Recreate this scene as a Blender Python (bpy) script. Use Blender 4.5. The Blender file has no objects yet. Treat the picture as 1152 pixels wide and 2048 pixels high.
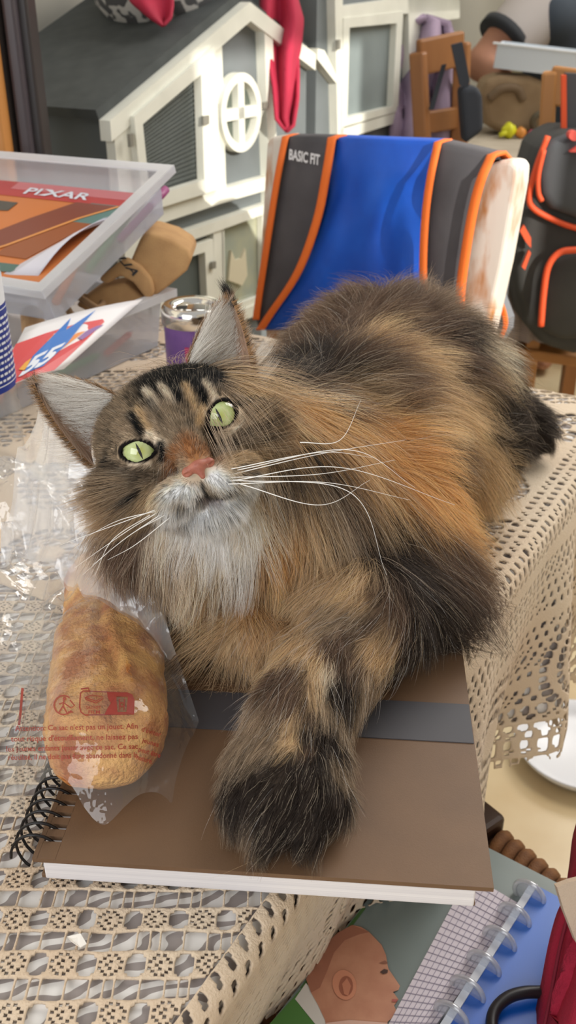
import bpy, bmesh, math, random
import numpy as np
from mathutils import Vector, Matrix
from mathutils.bvhtree import BVHTree
from mathutils.kdtree import KDTree

SC = bpy.context.scene
COL = SC.collection
random.seed(7)
RNG = np.random.default_rng(11)

# ------------------------------------------------------------------ camera
F = 1900.0                      # focal length in pixels of the 1152 x 2048 frame
TH = math.atan(1040.0 / F)      # pitch below the horizontal
CT, ST = math.cos(TH), math.sin(TH)
T = 0.77                        # table top height
CAM = np.array((0.0, 0.0, T + 0.381))
cam_data = bpy.data.cameras.new('camera')
cam_data.sensor_fit = 'VERTICAL'
cam_data.sensor_height = 24.0
cam_data.lens = F / 2048.0 * 24.0
cam_data.clip_start = 0.02
cam_data.dof.use_dof = True
cam_data.dof.focus_distance = 0.50
cam_data.dof.aperture_fstop = cam_data.lens / 2.0      # about 2.0 mm of real aperture, as on a phone
cam = bpy.data.objects.new('camera', cam_data)
cam.location = CAM
cam.rotation_euler = (math.pi / 2 - TH, 0, 0)
COL.objects.link(cam)
SC.camera = cam

# ------------------------------------------------------------------ light
SC.view_settings.view_transform = 'Standard'
SC.view_settings.look = 'None'
SC.view_settings.exposure = 0.0
SC.view_settings.gamma = 1.0
world = bpy.data.worlds.new('world')
SC.world = world
world.use_nodes = True
world.node_tree.nodes['Background'].inputs[0].default_value = (1.0, 0.985, 0.965, 1)
world.node_tree.nodes['Background'].inputs[1].default_value = 0.52


def lamp(name, kind, loc, target, energy, color, **kw):
    d = bpy.data.lights.new(name, kind)
    d.energy = energy
    d.color = color
    for k, v in kw.items():
        setattr(d, k, v)
    o = bpy.data.objects.new(name, d)
    o.location = loc
    o.rotation_euler = (Vector(target) - Vector(loc)).to_track_quat('-Z', 'Y').to_euler()
    COL.objects.link(o)
    return o


# assumed daylight: unseen area lamps front and right, low sun through an assumed window
lamp('assumed_fill_right', 'AREA', (0.95, 1.55, 2.05), (0.05, 0.65, 0.80), 17, (1.0, 0.95, 0.88), shape='RECTANGLE', size=0.9, size_y=1.0)  # unseen fill lamp, added for daylight assumed from the right
lamp('assumed_fill_front', 'AREA', (-0.75, -0.95, 1.55), (0.0, 0.5, 0.9), 17, (0.96, 0.98, 1.0), shape='RECTANGLE', size=1.2, size_y=1.0)  # unseen fill lamp in open space, added for light assumed behind the camera
lamp('fill_light_far', 'AREA', (1.75, 2.9, 2.25), (-0.1, 2.2, 0.9), 30, (1.0, 0.97, 0.92), shape='RECTANGLE', size=1.2, size_y=1.0)  # unseen fill lamp, added to brighten the background
SUN_DIR = (-0.861 + 0.5 * 0.509, 0.509 + 0.5 * 0.861, -0.38)
lamp('sun_light', 'SUN', (2.2, 0.0, 2.2), tuple(a + b for a, b in zip((2.2, 0.0, 2.2), SUN_DIR)), 4.5, (1.0, 0.95, 0.86), angle=0.012)


# ------------------------------------------------------------------ helpers
def ray(px, py):
    u, v = (px - 576.0) / F, (py - 1024.0) / F
    return np.array((u, CT - v * ST, -ST - v * CT))


def at_z(px, py, z):
    d = ray(px, py)
    return CAM + d * ((z - CAM[2]) / d[2])


def at_Y(px, py, Y):
    d = ray(px, py)
    return CAM + d * (Y / d[1])


def at_D(px, py, D):
    return CAM + ray(px, py) * D


def on_plane(px, py, p0, n):
    d = ray(px, py)
    n = np.asarray(n, float)
    return CAM + d * (np.dot(n, np.asarray(p0) - CAM) / np.dot(n, d))


def unit(v):
    v = np.asarray(v, float)
    return v / max(np.linalg.norm(v), 1e-12)


def lin(c):
    r = []
    for x in c[:3]:
        x = x / 255.0
        r.append(x / 12.92 if x <= 0.04045 else ((x + 0.055) / 1.055) ** 2.4)
    return (r[0], r[1], r[2], 1.0)


def linv(c):
    return np.array(lin(c)[:3])


MATS = {}


def M(name, col=(128, 128, 128), rough=0.6, col2=None, vscale=12.0, bump=0.0, bscale=120.0, metal=0.0, spec=0.5,
      coat=0.0, sheen=0.0, trans=0.0, detail=4.0, sss=0.0, ramp=(0.35, 0.68), coords='Object', stretch=None, emis=None):
    if name in MATS:
        return MATS[name]
    m = bpy.data.materials.new(name)
    m.use_nodes = True
    nt = m.node_tree
    b = nt.nodes['Principled BSDF']
    b.inputs['Base Color'].default_value = lin(col)
    b.inputs['Roughness'].default_value = rough
    b.inputs['Metallic'].default_value = metal
    b.inputs['Specular IOR Level'].default_value = spec
    b.inputs['Coat Weight'].default_value = coat
    b.inputs['Sheen Weight'].default_value = sheen
    b.inputs['Transmission Weight'].default_value = trans
    if sss:
        b.inputs['Subsurface Weight'].default_value = sss
        b.inputs['Subsurface Radius'].default_value = (0.01, 0.006, 0.004)
    tc = nt.nodes.new('ShaderNodeTexCoord')
    src = tc.outputs[coords]
    if stretch:
        mp = nt.nodes.new('ShaderNodeMapping')
        mp.inputs['Scale'].default_value = stretch
        nt.links.new(src, mp.inputs[0])
        src = mp.outputs[0]
    if col2 is not None:
        n = nt.nodes.new('ShaderNodeTexNoise')
        n.inputs['Scale'].default_value = vscale
        n.inputs['Detail'].default_value = detail
        nt.links.new(src, n.inputs['Vector'])
        r = nt.nodes.new('ShaderNodeValToRGB')
        r.color_ramp.elements[0].position = ramp[0]
        r.color_ramp.elements[1].position = ramp[1]
        r.color_ramp.elements[0].color = lin(col)
        r.color_ramp.elements[1].color = lin(col2)
        nt.links.new(n.outputs['Fac'], r.inputs[0])
        nt.links.new(r.outputs[0], b.inputs['Base Color'])
    if bump:
        n = nt.nodes.new('ShaderNodeTexNoise')
        n.inputs['Scale'].default_value = bscale
        n.inputs['Detail'].default_value = 3
        nt.links.new(src, n.inputs['Vector'])
        bp = nt.nodes.new('ShaderNodeBump')
        bp.inputs['Strength'].default_value = bump
        bp.inputs['Distance'].default_value = 0.002
        nt.links.new(n.outputs['Fac'], bp.inputs['Height'])
        nt.links.new(bp.outputs[0], b.inputs['Normal'])
    MATS[name] = m
    return m


def film(name, tint=(252, 253, 254), gloss=0.12, rough=0.06, haze=0.06, bump=0.0, bscale=60.0, fres=0.55):
    """thin clear plastic: see-through, with a Fresnel sheen and a little white haze"""
    if name in MATS:
        return MATS[name]
    m = bpy.data.materials.new(name)
    m.use_nodes = True
    nt = m.node_tree
    nt.nodes.remove(nt.nodes['Principled BSDF'])
    out = nt.nodes['Material Output']
    tr = nt.nodes.new('ShaderNodeBsdfTransparent')
    tr.inputs[0].default_value = lin(tint)
    gl = nt.nodes.new('ShaderNodeBsdfGlossy')
    gl.inputs['Roughness'].default_value = rough
    di = nt.nodes.new('ShaderNodeBsdfTranslucent')
    di.inputs[0].default_value = lin((248, 249, 252))
    df = nt.nodes.new('ShaderNodeBsdfDiffuse')
    df.inputs[0].default_value = lin((248, 249, 252))
    lw = nt.nodes.new('ShaderNodeLayerWeight')
    lw.inputs[0].default_value = 0.5
    pw = nt.nodes.new('ShaderNodeMath')
    pw.operation = 'POWER'
    pw.inputs[1].default_value = 3.5
    nt.links.new(lw.outputs['Facing'], pw.inputs[0])
    ma = nt.nodes.new('ShaderNodeMath')
    ma.operation = 'MULTIPLY_ADD'
    ma.inputs[1].default_value = fres
    ma.inputs[2].default_value = gloss
    nt.links.new(pw.outputs[0], ma.inputs[0])
    md = nt.nodes.new('ShaderNodeMixShader')
    md.inputs[0].default_value = 0.5
    nt.links.new(di.outputs[0], md.inputs[1])
    nt.links.new(df.outputs[0], md.inputs[2])
    mh = nt.nodes.new('ShaderNodeMixShader')
    mh.inputs[0].default_value = haze
    nt.links.new(tr.outputs[0], mh.inputs[1])
    nt.links.new(md.outputs[0], mh.inputs[2])
    mx = nt.nodes.new('ShaderNodeMixShader')
    nt.links.new(ma.outputs[0], mx.inputs[0])
    nt.links.new(mh.outputs[0], mx.inputs[1])
    nt.links.new(gl.outputs[0], mx.inputs[2])
    nt.links.new(mx.outputs[0], out.inputs['Surface'])
    if bump:
        tc = nt.nodes.new('ShaderNodeTexCoord')
        n = nt.nodes.new('ShaderNodeTexNoise')
        n.inputs['Scale'].default_value = bscale
        n.inputs['Detail'].default_value = 3
        nt.links.new(tc.outputs['Object'], n.inputs['Vector'])
        bp = nt.nodes.new('ShaderNodeBump')
        bp.inputs['Strength'].default_value = bump
        bp.inputs['Distance'].default_value = 0.004
        nt.links.new(n.outputs['Fac'], bp.inputs['Height'])
        nt.links.new(bp.outputs[0], gl.inputs['Normal'])
    MATS[name] = m
    return m


def wloc(o):
    v = np.zeros(3)
    while o is not None:
        v += np.array(o.location)
        o = o.parent
    return v


def tag(o, label=None, cat=None, group=None, kind=None):
    if label:
        o['label'] = label
    if cat:
        o['category'] = cat
    if group:
        o['group'] = group
    if kind:
        o['kind'] = kind
    return o


def thing(name, loc, label, cat, group=None):
    o = bpy.data.objects.new(name, None)
    o.empty_display_size = 0.05
    o.location = loc
    COL.objects.link(o)
    return tag(o, label, cat, group)


def obj(name, vf, mat, parent=None, smooth=False, origin=None):
    """one mesh object from world-space verts and faces"""
    v, f = vf
    v = np.asarray(v, float).reshape(-1, 3)
    off = wloc(parent) if parent is not None else (np.asarray(origin, float) if origin is not None else v.mean(0) * (1, 1, 0) + (0, 0, v[:, 2].min()))
    me = bpy.data.meshes.new(name)
    me.from_pydata((v - off).tolist(), [], [list(map(int, q)) for q in f])
    me.update()
    if mat is not None:
        me.materials.append(mat)
    if smooth:
        me.polygons.foreach_set('use_smooth', [True] * len(me.polygons))
    o = bpy.data.objects.new(name, me)
    COL.objects.link(o)
    if parent is not None:
        o.parent = parent
    else:
        o.location = off
    return o


def joinvf(*parts):
    V, Fc, n = [], [], 0
    for v, f in parts:
        v = np.asarray(v, float).reshape(-1, 3)
        V.append(v)
        Fc += [[int(i) + n for i in q] for q in f]
        n += len(v)
    return np.concatenate(V), Fc


def box(c, size, ax=None, bev=0.0):
    """oriented box; ax rows = unit axes; bev chamfers the edges"""
    ax = np.eye(3) if ax is None else np.asarray(ax, float)
    h = np.asarray(size, float) / 2
    if bev <= 0 or bev >= h.min():
        s = np.array([(x, y, z) for x in (-1, 1) for y in (-1, 1) for z in (-1, 1)], float) * h
        f = [(0, 1, 3, 2), (4, 6, 7, 5), (0, 4, 5, 1), (2, 3, 7, 6), (0, 2, 6, 4), (1, 5, 7, 3)]
        return np.asarray(c) + s @ ax, f
    bm = bmesh.new()
    bmesh.ops.create_cube(bm, size=2.0)
    for q in bm.verts:
        q.co = Vector((q.co.x * h[0], q.co.y * h[1], q.co.z * h[2]))
    bmesh.ops.bevel(bm, geom=bm.edges[:], offset=bev, segments=2, affect='EDGES', profile=0.5)
    bm.verts.ensure_lookup_table()
    v = np.array([tuple(q.co) for q in bm.verts])
    f = [[q.index for q in p.verts] for p in bm.faces]
    bm.free()
    return np.asarray(c) + v @ ax, f


def bar(p, q, w, d, up=(0, 0, 1), bev=0.0):
    """rectangular bar from p to q, w across, d along the 'up' side"""
    p, q = np.asarray(p, float), np.asarray(q, float)
    x = unit(q - p)
    s = np.cross(up, x)
    s = unit(s) if np.linalg.norm(s) > 1e-6 else np.array((1.0, 0, 0))
    u = np.cross(x, s)
    return box((p + q) / 2, (np.linalg.norm(q - p), w, d), (x, s, u), bev)


def tube(pts, r, n=8, closed=False, cap=True):
    pts = np.asarray(pts, float)
    m = len(pts)
    r = np.full(m, r) if np.isscalar(r) else np.asarray(r, float)
    tg = np.gradient(pts, axis=0) if not closed else (np.roll(pts, -1, 0) - np.roll(pts, 1, 0))
    tg /= np.maximum(np.linalg.norm(tg, axis=1, keepdims=True), 1e-12)
    ref = np.array((0.0, 0, 1)) if abs(tg[0][2]) < 0.9 else np.array((1.0, 0, 0))
    u = unit(np.cross(ref, tg[0]))
    V = []
    for i in range(m):
        u = unit(u - tg[i] * np.dot(u, tg[i]))
        w = np.cross(tg[i], u)
        for k in range(n):
            a = 2 * math.pi * k / n
            V.append(pts[i] + r[i] * (math.cos(a) * u + math.sin(a) * w))
    Fc = []
    for i in range(m if closed else m - 1):
        j = (i + 1) % m
        for k in range(n):
            l = (k + 1) % n
            Fc.append((i * n + k, i * n + l, j * n + l, j * n + k))
    if cap and not closed:
        Fc.append(tuple(range(n - 1, -1, -1)))
        Fc.append(tuple((m - 1) * n + k for k in range(n)))
    return np.array(V), Fc


def lathe(profile, c, n=40, axis=(0, 0, 1)):
    """profile of (radius, height); open unless the radii end at 0"""
    z = unit(axis)
    x = unit(np.cross(z, (0.3, 1, 0.1)))
    y = np.cross(z, x)
    V, Fc = [], []
    for r, h in profile:
        for k in range(n):
            a = 2 * math.pi * k / n
            V.append(np.asarray(c) + z * h + r * (math.cos(a) * x + math.sin(a) * y))
    for i in range(len(profile) - 1):
        for k in range(n):
            l = (k + 1) % n
            Fc.append((i * n + k, i * n + l, (i + 1) * n + l, (i + 1) * n + k))
    return np.array(V), Fc


def prism(poly, d):
    """polygon of 3-D points thickened by vector d"""
    poly = np.asarray(poly, float)
    n = len(poly)
    V = np.concatenate([poly, poly + np.asarray(d)])
    Fc = [tuple(range(n)), tuple(range(2 * n - 1, n - 1, -1))]
    for i in range(n):
        j = (i + 1) % n
        Fc.append((i, n + i, n + j, j))
    return V, Fc


def grid(fn, nu, nv):
    V = np.array([fn(i / nu, j / nv) for i in range(nu + 1) for j in range(nv + 1)], float)
    Fc = [(i * (nv + 1) + j, (i + 1) * (nv + 1) + j, (i + 1) * (nv + 1) + j + 1, i * (nv + 1) + j + 1) for i in range(nu) for j in range(nv)]
    return V, Fc


def mod(o, kind, **kw):
    m = o.modifiers.new(kind.lower(), kind)
    for k, v in kw.items():
        setattr(m, k, v)
    return m


def catmull(P, n=8):
    P = np.asarray(P, float)
    Q = np.concatenate([[2 * P[0] - P[1]], P, [2 * P[-1] - P[-2]]])
    out = []
    for i in range(1, len(Q) - 2):
        for k in range(n):
            t = k / n
            a, b, c, d = Q[i - 1], Q[i], Q[i + 1], Q[i + 2]
            out.append(0.5 * (2 * b + (c - a) * t + (2 * a - 5 * b + 4 * c - d) * t * t + (3 * b - a - 3 * c + d) * t ** 3))
    out.append(P[-1])
    return np.array(out)


def vnoise(p, scale, seed=0):
    """smooth value noise, vectorised; p (n,3)"""
    q = np.asarray(p, float) * scale + seed * 17.31
    i = np.floor(q).astype(np.int64)
    f = q - i
    f = f * f * (3 - 2 * f)

    def h(a, b, c):
        x = (a * 374761393 + b * 668265263 + c * 2147483647 + seed * 69069) & 0x7fffffff
        x = ((x ^ (x >> 13)) * 1274126177) & 0x7fffffff
        return ((x ^ (x >> 16)) & 0xffff) / 65535.0
    r = 0
    for dx in (0, 1):
        for dy in (0, 1):
            for dz in (0, 1):
                w = (f[:, 0] if dx else 1 - f[:, 0]) * (f[:, 1] if dy else 1 - f[:, 1]) * (f[:, 2] if dz else 1 - f[:, 2])
                r = r + w * h(i[:, 0] + dx, i[:, 1] + dy, i[:, 2] + dz)
    return r


def text_vf(s, size=1.0, bold=0.0, res=3):
    """flat text as a mesh in its own (x, y) plane, starting at the origin"""
    c = bpy.data.curves.new('lettering', 'FONT')
    c.body = s
    c.size = size
    c.offset = bold
    c.resolution_u = res
    o = bpy.data.objects.new('lettering', c)
    COL.objects.link(o)
    dg = bpy.context.evaluated_depsgraph_get()
    me = o.evaluated_get(dg).to_mesh()
    v = np.array([tuple(q.co) for q in me.vertices]).reshape(-1, 3)
    f = [list(p.vertices) for p in me.polygons]
    o.evaluated_get(dg).to_mesh_clear()
    bpy.data.objects.remove(o)
    bpy.data.curves.remove(c)
    return v, f


# table frame: corner K, E1 runs along the near long edge away from the camera, E2 across the table to the left
AZ = math.radians(30.6)
E1 = np.array((math.sin(AZ), math.cos(AZ), 0.0))
E2 = np.array((-math.cos(AZ), math.sin(AZ), 0.0))
UP = np.array((0.0, 0.0, 1.0))
K = np.array((0.348, 0.919, 0.0))


def tab(a, b, z=0.0):
    return K - a * E1 + b * E2 + (0, 0, z)

# ================================================================== the room
def plane_obj(name, poly, mat, d):
    return tag(obj(name, prism(poly, d), mat), kind='structure')


m_floor = M('cream_marble_floor', (214, 190, 148), 0.28, (232, 216, 180), 5.0, bump=0.02)
fl = plane_obj('floor', [(-2.6, -1.2, -0.03), (3.2, -1.2, -0.03), (3.2, 5.4, -0.03), (-2.6, 5.4, -0.03)], m_floor, (0, 0, 0.03))
tag(fl, 'cream marbled floor', 'floor')
# hutch line: a vertical plane along E1 on the left of the room
H0 = np.array((-0.1015, 1.9, 0.0))
HN = -E2                                      # faces the table
m_wall = M('greige_wall', (196, 192, 180), 0.85, (188, 184, 172), 3.0)
w0 = H0 + E2 * 0.40
plane_obj('wall_left', [w0 - E1 * 2.6, w0 + E1 * 3.6, w0 + E1 * 3.6 + UP * 2.6, w0 - E1 * 2.6 + UP * 2.6], m_wall, E2 * 0.05)
m_wall2 = M('olive_wall', (172, 164, 134), 0.85, (160, 152, 124), 4.0)
b0 = np.array((0.0, 4.95, 0.0))
plane_obj('wall_back', [b0 + E2 * 0.6, b0 - E2 * 3.4, b0 - E2 * 3.4 + UP * 2.6, b0 + E2 * 0.6 + UP * 2.6], m_wall2, E1 * 0.05)

# unseen right wall, added to hold the sun to an assumed window's beam
m_wall3 = M('cream_wall', (206, 200, 186), 0.85)
WB = -1.30


def wr(a, z):
    return tab(a, WB, z)


wa0, wa1, wz0, wz1 = -0.05, 0.66, 1.15, 1.92
wall = joinvf(prism([wr(-3.4, 0), wr(wa0, 0), wr(wa0, 2.6), wr(-3.4, 2.6)], -E2 * 0.06), prism([wr(wa1, 0), wr(1.7, 0), wr(1.7, 2.6), wr(wa1, 2.6)], -E2 * 0.06),
              prism([wr(wa0, 0), wr(wa1, 0), wr(wa1, wz0), wr(wa0, wz0)], -E2 * 0.06), prism([wr(wa0, wz1), wr(wa1, wz1), wr(wa1, 2.6), wr(wa0, 2.6)], -E2 * 0.06))
tag(obj('sun_block_wall', wall, m_wall3), kind='structure')
wf = []
for a_, b_ in (((wa0, wz0), (wa1, wz0)), ((wa0, wz1), (wa1, wz1)), ((wa0, wz0), (wa0, wz1)), ((wa1, wz0), (wa1, wz1))):
    wf.append(bar(wr(*a_) - E2 * 0.03, wr(*b_) - E2 * 0.03, 0.04, 0.04))
tag(obj('assumed_window_1', joinvf(*wf), M('assumed_window_white', (236, 234, 228), 0.5)), kind='structure')  # unseen window, assumed from where the sun falls

# ================================================================== table and cloths
TA, TB = 1.35, 0.86
t = thing('dining_table', tab(TA / 2, TB / 2, 0), 'long wooden dining table hidden under the lace tablecloth', 'table')
m_wood_d = M('dark_table_wood', (74, 48, 30), 0.5, (96, 64, 40), 9.0)
axs = (E1, E2, UP)
obj('tabletop', box(tab(TA / 2, TB / 2, T - 0.018), (TA, TB, 0.03), axs, 0.004), m_wood_d, t)
obj('apron', joinvf(*[bar(tab(a0, b0_, T - 0.085), tab(a1, b1_, T - 0.085), 0.02, 0.10) for a0, b0_, a1, b1_ in
                      ((0.1, 0.1, TA - 0.1, 0.1), (0.1, TB - 0.1, TA - 0.1, TB - 0.1), (0.1, 0.1, 0.1, TB - 0.1), (TA - 0.1, 0.1, TA - 0.1, TB - 0.1))]), m_wood_d, t)
for a in (0.1, TA - 0.1):
    for b in (0.1, TB - 0.1):
        obj('leg', box(tab(a, b, (T - 0.034) / 2), (0.06, 0.06, T - 0.034), axs, 0.006), m_wood_d, t)


def cloth_pos(a, b, z0, r=0.012, wave=1.0, inset=0.0):
    """unrolled cloth coordinates (metres) to space: flat on the table, falling over its edges"""
    da = np.maximum(-a, 0)
    db = np.maximum(-b, 0)
    dr = np.hypot(da, db)
    base = K[None, :] - np.maximum(a, 0)[:, None] * E1 + np.maximum(b, 0)[:, None] * E2
    phi = np.minimum(dr / r, math.pi / 2)
    down = np.where(dr < r * math.pi / 2, r * (1 - np.cos(phi)), r + dr - r * math.pi / 2)
    out = r * np.sin(phi)
    s = np.maximum(dr - 0.02, 0)
    rip = wave * np.minimum(s, 0.22) * (1 - 0.8 * np.clip((a - 0.40) / 0.2, 0, 1)) * (0.10 * np.sin(a * 31 + 0.6) + 0.05 * np.sin(a * 57 + b * 8 + 2))
    tuck = -0.30 * np.clip(s, 0, 0.3) * np.clip((a - 0.40) / 0.22, 0, 1)      # the rush chair pushes the cloth in
    flare = 0.16 * s * np.clip(1 - a / 0.15, 0, 1)
    out = out + rip + tuck + flare - inset * np.clip(dr / 0.015, 0, 1)
    w = np.maximum(dr, 1e-9)
    o = (da / w)[:, None] * E1 - (db / w)[:, None] * E2
    p = base + o * out[:, None]
    p[:, 2] = z0 - down
    return p


def cloth_mesh(name, a0, a1, b0, b1, g, hole, hem, z0, mat, parent=None, thick=0.0014, smooth=2, wave=1.0, inset=0.0, rot=None):
    na, nb = int(round((a1 - a0) / g)), int(round((b1 - b0) / g))
    A, B = np.meshgrid(a0 + np.arange(na + 1) * g, b0 + np.arange(nb + 1) * g, indexing='ij')
    ca, cb = A[:-1, :-1] + g / 2, B[:-1, :-1] + g / 2
    if rot is not None:            # grid laid along the crochet rows instead of the table edge
        x0, x1, y0, y1 = rot
        na, nb = int(round((x1 - x0) / g)), int(round((y1 - y0) / g))
        X, Y_ = np.meshgrid(x0 + np.arange(na + 1) * g, y0 + np.arange(nb + 1) * g, indexing='ij')
        A, B = -(X * E1[0] + Y_ * E1[1]), X * E2[0] + Y_ * E2[1]
        ca, cb = (A[:-1, :-1] + A[1:, 1:]) / 2, (B[:-1, :-1] + B[1:, 1:]) / 2
        wx = 0.0016 * (vnoise(np.stack([X.ravel(), Y_.ravel(), X.ravel() * 0], 1), 70, 5) - 0.5).reshape(X.shape)
        wy = 0.0020 * (vnoise(np.stack([X.ravel(), Y_.ravel(), X.ravel() * 0], 1), 60, 6) - 0.5).reshape(X.shape)
        A, B = A - (wx * E1[0] + wy * E1[1]), B + wx * E2[0] + wy * E2[1]
        I0, J0 = np.meshgrid(np.arange(na), np.arange(nb), indexing='ij')
        keep_in = (ca > a0) & (ca < a1) & (cb > b0) & (cb < b1)
        keep = keep_in & ~hole(ca, cb, I0, J0)
    else:
        keep = ~hole(ca, cb) & (np.hypot(np.maximum(-ca, 0), np.maximum(-cb, 0)) < hem(ca, cb))
    I = np.arange((na + 1) * (nb + 1)).reshape(na + 1, nb + 1)
    q = np.stack([I[:-1, :-1][keep], I[1:, :-1][keep], I[1:, 1:][keep], I[:-1, 1:][keep]], 1)
    used = np.unique(q)
    remap = np.full(I.size, -1)
    remap[used] = np.arange(len(used))
    q = remap[q]
    av, bv = A.ravel()[used].copy(), B.ravel()[used].copy()
    # soften the stair-stepped hole edges in cloth space
    e = np.concatenate([q[:, [0, 1]], q[:, [1, 2]], q[:, [2, 3]], q[:, [3, 0]]])
    for _ in range(smooth):
        sa = np.zeros(len(av)); sb = np.zeros(len(av)); c = np.zeros(len(av))
        for x, y in ((0, 1), (1, 0)):
            np.add.at(sa, e[:, x], av[e[:, y]]); np.add.at(sb, e[:, x], bv[e[:, y]]); np.add.at(c, e[:, x], 1)
        av = 0.45 * av + 0.55 * sa / c
        bv = 0.45 * bv + 0.55 * sb / c
    P = cloth_pos(av, bv, z0, wave=wave, inset=inset)
    P[:, 2] += 0.0006 * (vnoise(np.stack([av, bv, av * 0], 1), 400, 3) - 0.5)
    o = obj(name, (P, q), mat, parent, smooth=True)
    mod(o, 'SOLIDIFY', thickness=thick, offset=0.0)
    return o


m_lace = M('cream_crochet_cotton', (224, 205, 180), 0.9, (206, 176, 146), 6.0, bump=0.5, bscale=900, sheen=0.2, ramp=(0.4, 0.8))
bs = m_lace.node_tree.nodes['Principled BSDF']


def under_mat():
    m = M('grey_leaf_print_cotton', (205, 202, 198), 0.85)
    nt = m.node_tree
    b = nt.nodes['Principled BSDF']
    tc = nt.nodes.new('ShaderNodeTexCoord')
    mp = nt.nodes.new('ShaderNodeMapping')
    mp.inputs['Rotation'].default_value = (0, 0, 0.7)
    mp.inputs['Scale'].default_value = (1, 2.2, 1)
    w = nt.nodes.new('ShaderNodeTexWave')
    w.inputs['Scale'].default_value = 22
    w.inputs['Distortion'].default_value = 9
    w.inputs['Detail'].default_value = 1.5
    w.inputs['Detail Scale'].default_value = 1.3
    r = nt.nodes.new('ShaderNodeValToRGB')
    r.color_ramp.elements[0].position = 0.42
    r.color_ramp.elements[0].color = lin((156, 148, 146))
    r.color_ramp.elements[1].position = 0.5
    r.color_ramp.elements[1].color = lin((232, 230, 228))
    nt.links.new(tc.outputs['Object'], mp.inputs[0])
    nt.links.new(mp.outputs[0], w.inputs[0])
    nt.links.new(w.outputs[0], r.inputs[0])
    nt.links.new(r.outputs[0], b.inputs['Base Color'])
    return m


def cloth_xy(a, b):
    """cloth coordinates turned so that the crochet rows run the way the photograph shows"""
    x = -a * E1[0] + b * E2[0]
    y = -a * E1[1] + b * E2[1]
    return x, y


EDGE_B = -0.002
LAT = np.array([[int(c) for c in r] for r in ('11110001111010', '01100000110111', '10100000101101', '11100000111011', '10100000101101', '01100000110111', '11110001111010')], bool)


def hole_near(a, b, i, j):
    """filet crochet, by stitch: rows of open bars between rows of little flowers"""
    r = np.mod(j, 15)
    row = j // 15
    i2 = i + row * 3
    bar_ = (np.mod(i2, 7) == 0) | ((np.mod(i2 // 7 + row, 3) == 0) & (np.mod(i2, 7) == 4))
    op = (r >= 1) & (r <= 6) & ~bar_
    lat = (r >= 8) & ~LAT[np.clip(r - 8, 0, 6), np.mod(i2, 14)]
    return op | lat


def hole_edge(a, b):
    return hole_drape(a, b)


def hole_drape(a, b):
    s = -b
    row = np.floor((s + 0.4) / 0.0098)
    r = np.mod(s + 0.4, 0.0098) / 0.0098
    x = a + row * 0.0049
    c = np.mod(x, 0.0108) / 0.0108
    hol = (np.abs(c - 0.5 - 0.35 * (r - 0.5)) < 0.13) & (np.abs(r - 0.5) < 0.30)
    k = np.mod(row, 7)
    solid = (k == 2)
    # arched motifs every 16 cm down the fall
    u = np.mod(a + 0.03, 0.16) - 0.08
    v = s - 0.17
    rr = np.hypot(u, v * 1.1)
    ang = np.arctan2(v, u)
    ring = (np.abs(np.mod(rr, 0.016) - 0.008) < 0.0035) & (np.mod(ang * (4 + np.floor(rr / 0.016) * 3) / math.pi * 1.6, 1) < 0.66)
    m = rr < 0.062
    band = (s > 0.20) & (np.mod(a, 0.011) < 0.004) & (np.mod(s, 0.02) < 0.009)
    return np.where(m, ring & (rr > 0.012), (hol & ~solid) | band)


def hole_far(a, b):
    x, y = cloth_xy(a, b)
    # round motifs with cells, worked in rows between them
    S = 0.118
    ix, iy = np.floor(x / S), np.floor(y / S)
    u = np.mod(x, S) - S / 2
    v = np.mod(y, S) - S / 2
    rr = np.hypot(u, v)
    ang = np.arctan2(v, u)
    lay = np.floor(rr / 0.0095)
    n = np.maximum(5, lay * 6)
    cell = (np.mod(rr, 0.0095) > 0.0026) & (np.mod(ang / (2 * math.pi) * n, 1) > 0.24)
    motif = (rr < 0.040) & (rr > 0.010)
    rows = (np.mod(y, 0.0105) > 0.0048) & (np.mod(x + np.floor(y / 0.0105) * 0.006, 0.0155) > 0.0042)
    band = (np.mod(ix + iy, 2) == 1) & (rr < 0.052)
    top = b > 0.018
    h = np.where(band, rows, motif & cell)
    return np.where(top, h, hole_drape(a, b))


def hem(a, b):
    return 0.262 + 0.11 * np.clip((0.18 - a) / 0.25, 0, 1) + 0.008 * np.abs(np.sin(a * 70)) + 0.0 * b


nohole = lambda a, b: np.zeros_like(a, bool)
# plain cotton cloth below the lace
uc = cloth_mesh('cotton_undercloth', -0.20, TA, -0.215, TB + 0.0, 0.0125, nohole, lambda a, b: 0.21 + a * 0, T + 0.0004, under_mat(), thick=0.0006, smooth=0, inset=0.004)
tag(uc, 'white cotton cloth with grey leaf print showing through the lace', 'tablecloth')
lace = thing('lace_tablecloth', tab(0.5, 0.3, T), 'cream crocheted lace tablecloth hanging over the table edge', 'tablecloth')
A_SPLIT = 0.575
l1 = cloth_mesh('lace_top', A_SPLIT, 0.985, EDGE_B, 0.45, 0.00155, hole_near, hem, T + 0.0032, m_lace, lace, smooth=1, rot=(-0.72, -0.15, -0.92, -0.35))
l3 = cloth_mesh('lace_edge', A_SPLIT, 0.985, -0.28, EDGE_B, 0.0016, hole_edge, hem, T + 0.0032, m_lace, lace)
l2 = cloth_mesh('lace_fall', -0.34, A_SPLIT, -0.40, 0.86, 0.0026, hole_far, hem, T + 0.0032, m_lace, lace)
for l in (l1, l2, l3):
    l['kind'] = 'stuff'

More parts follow.
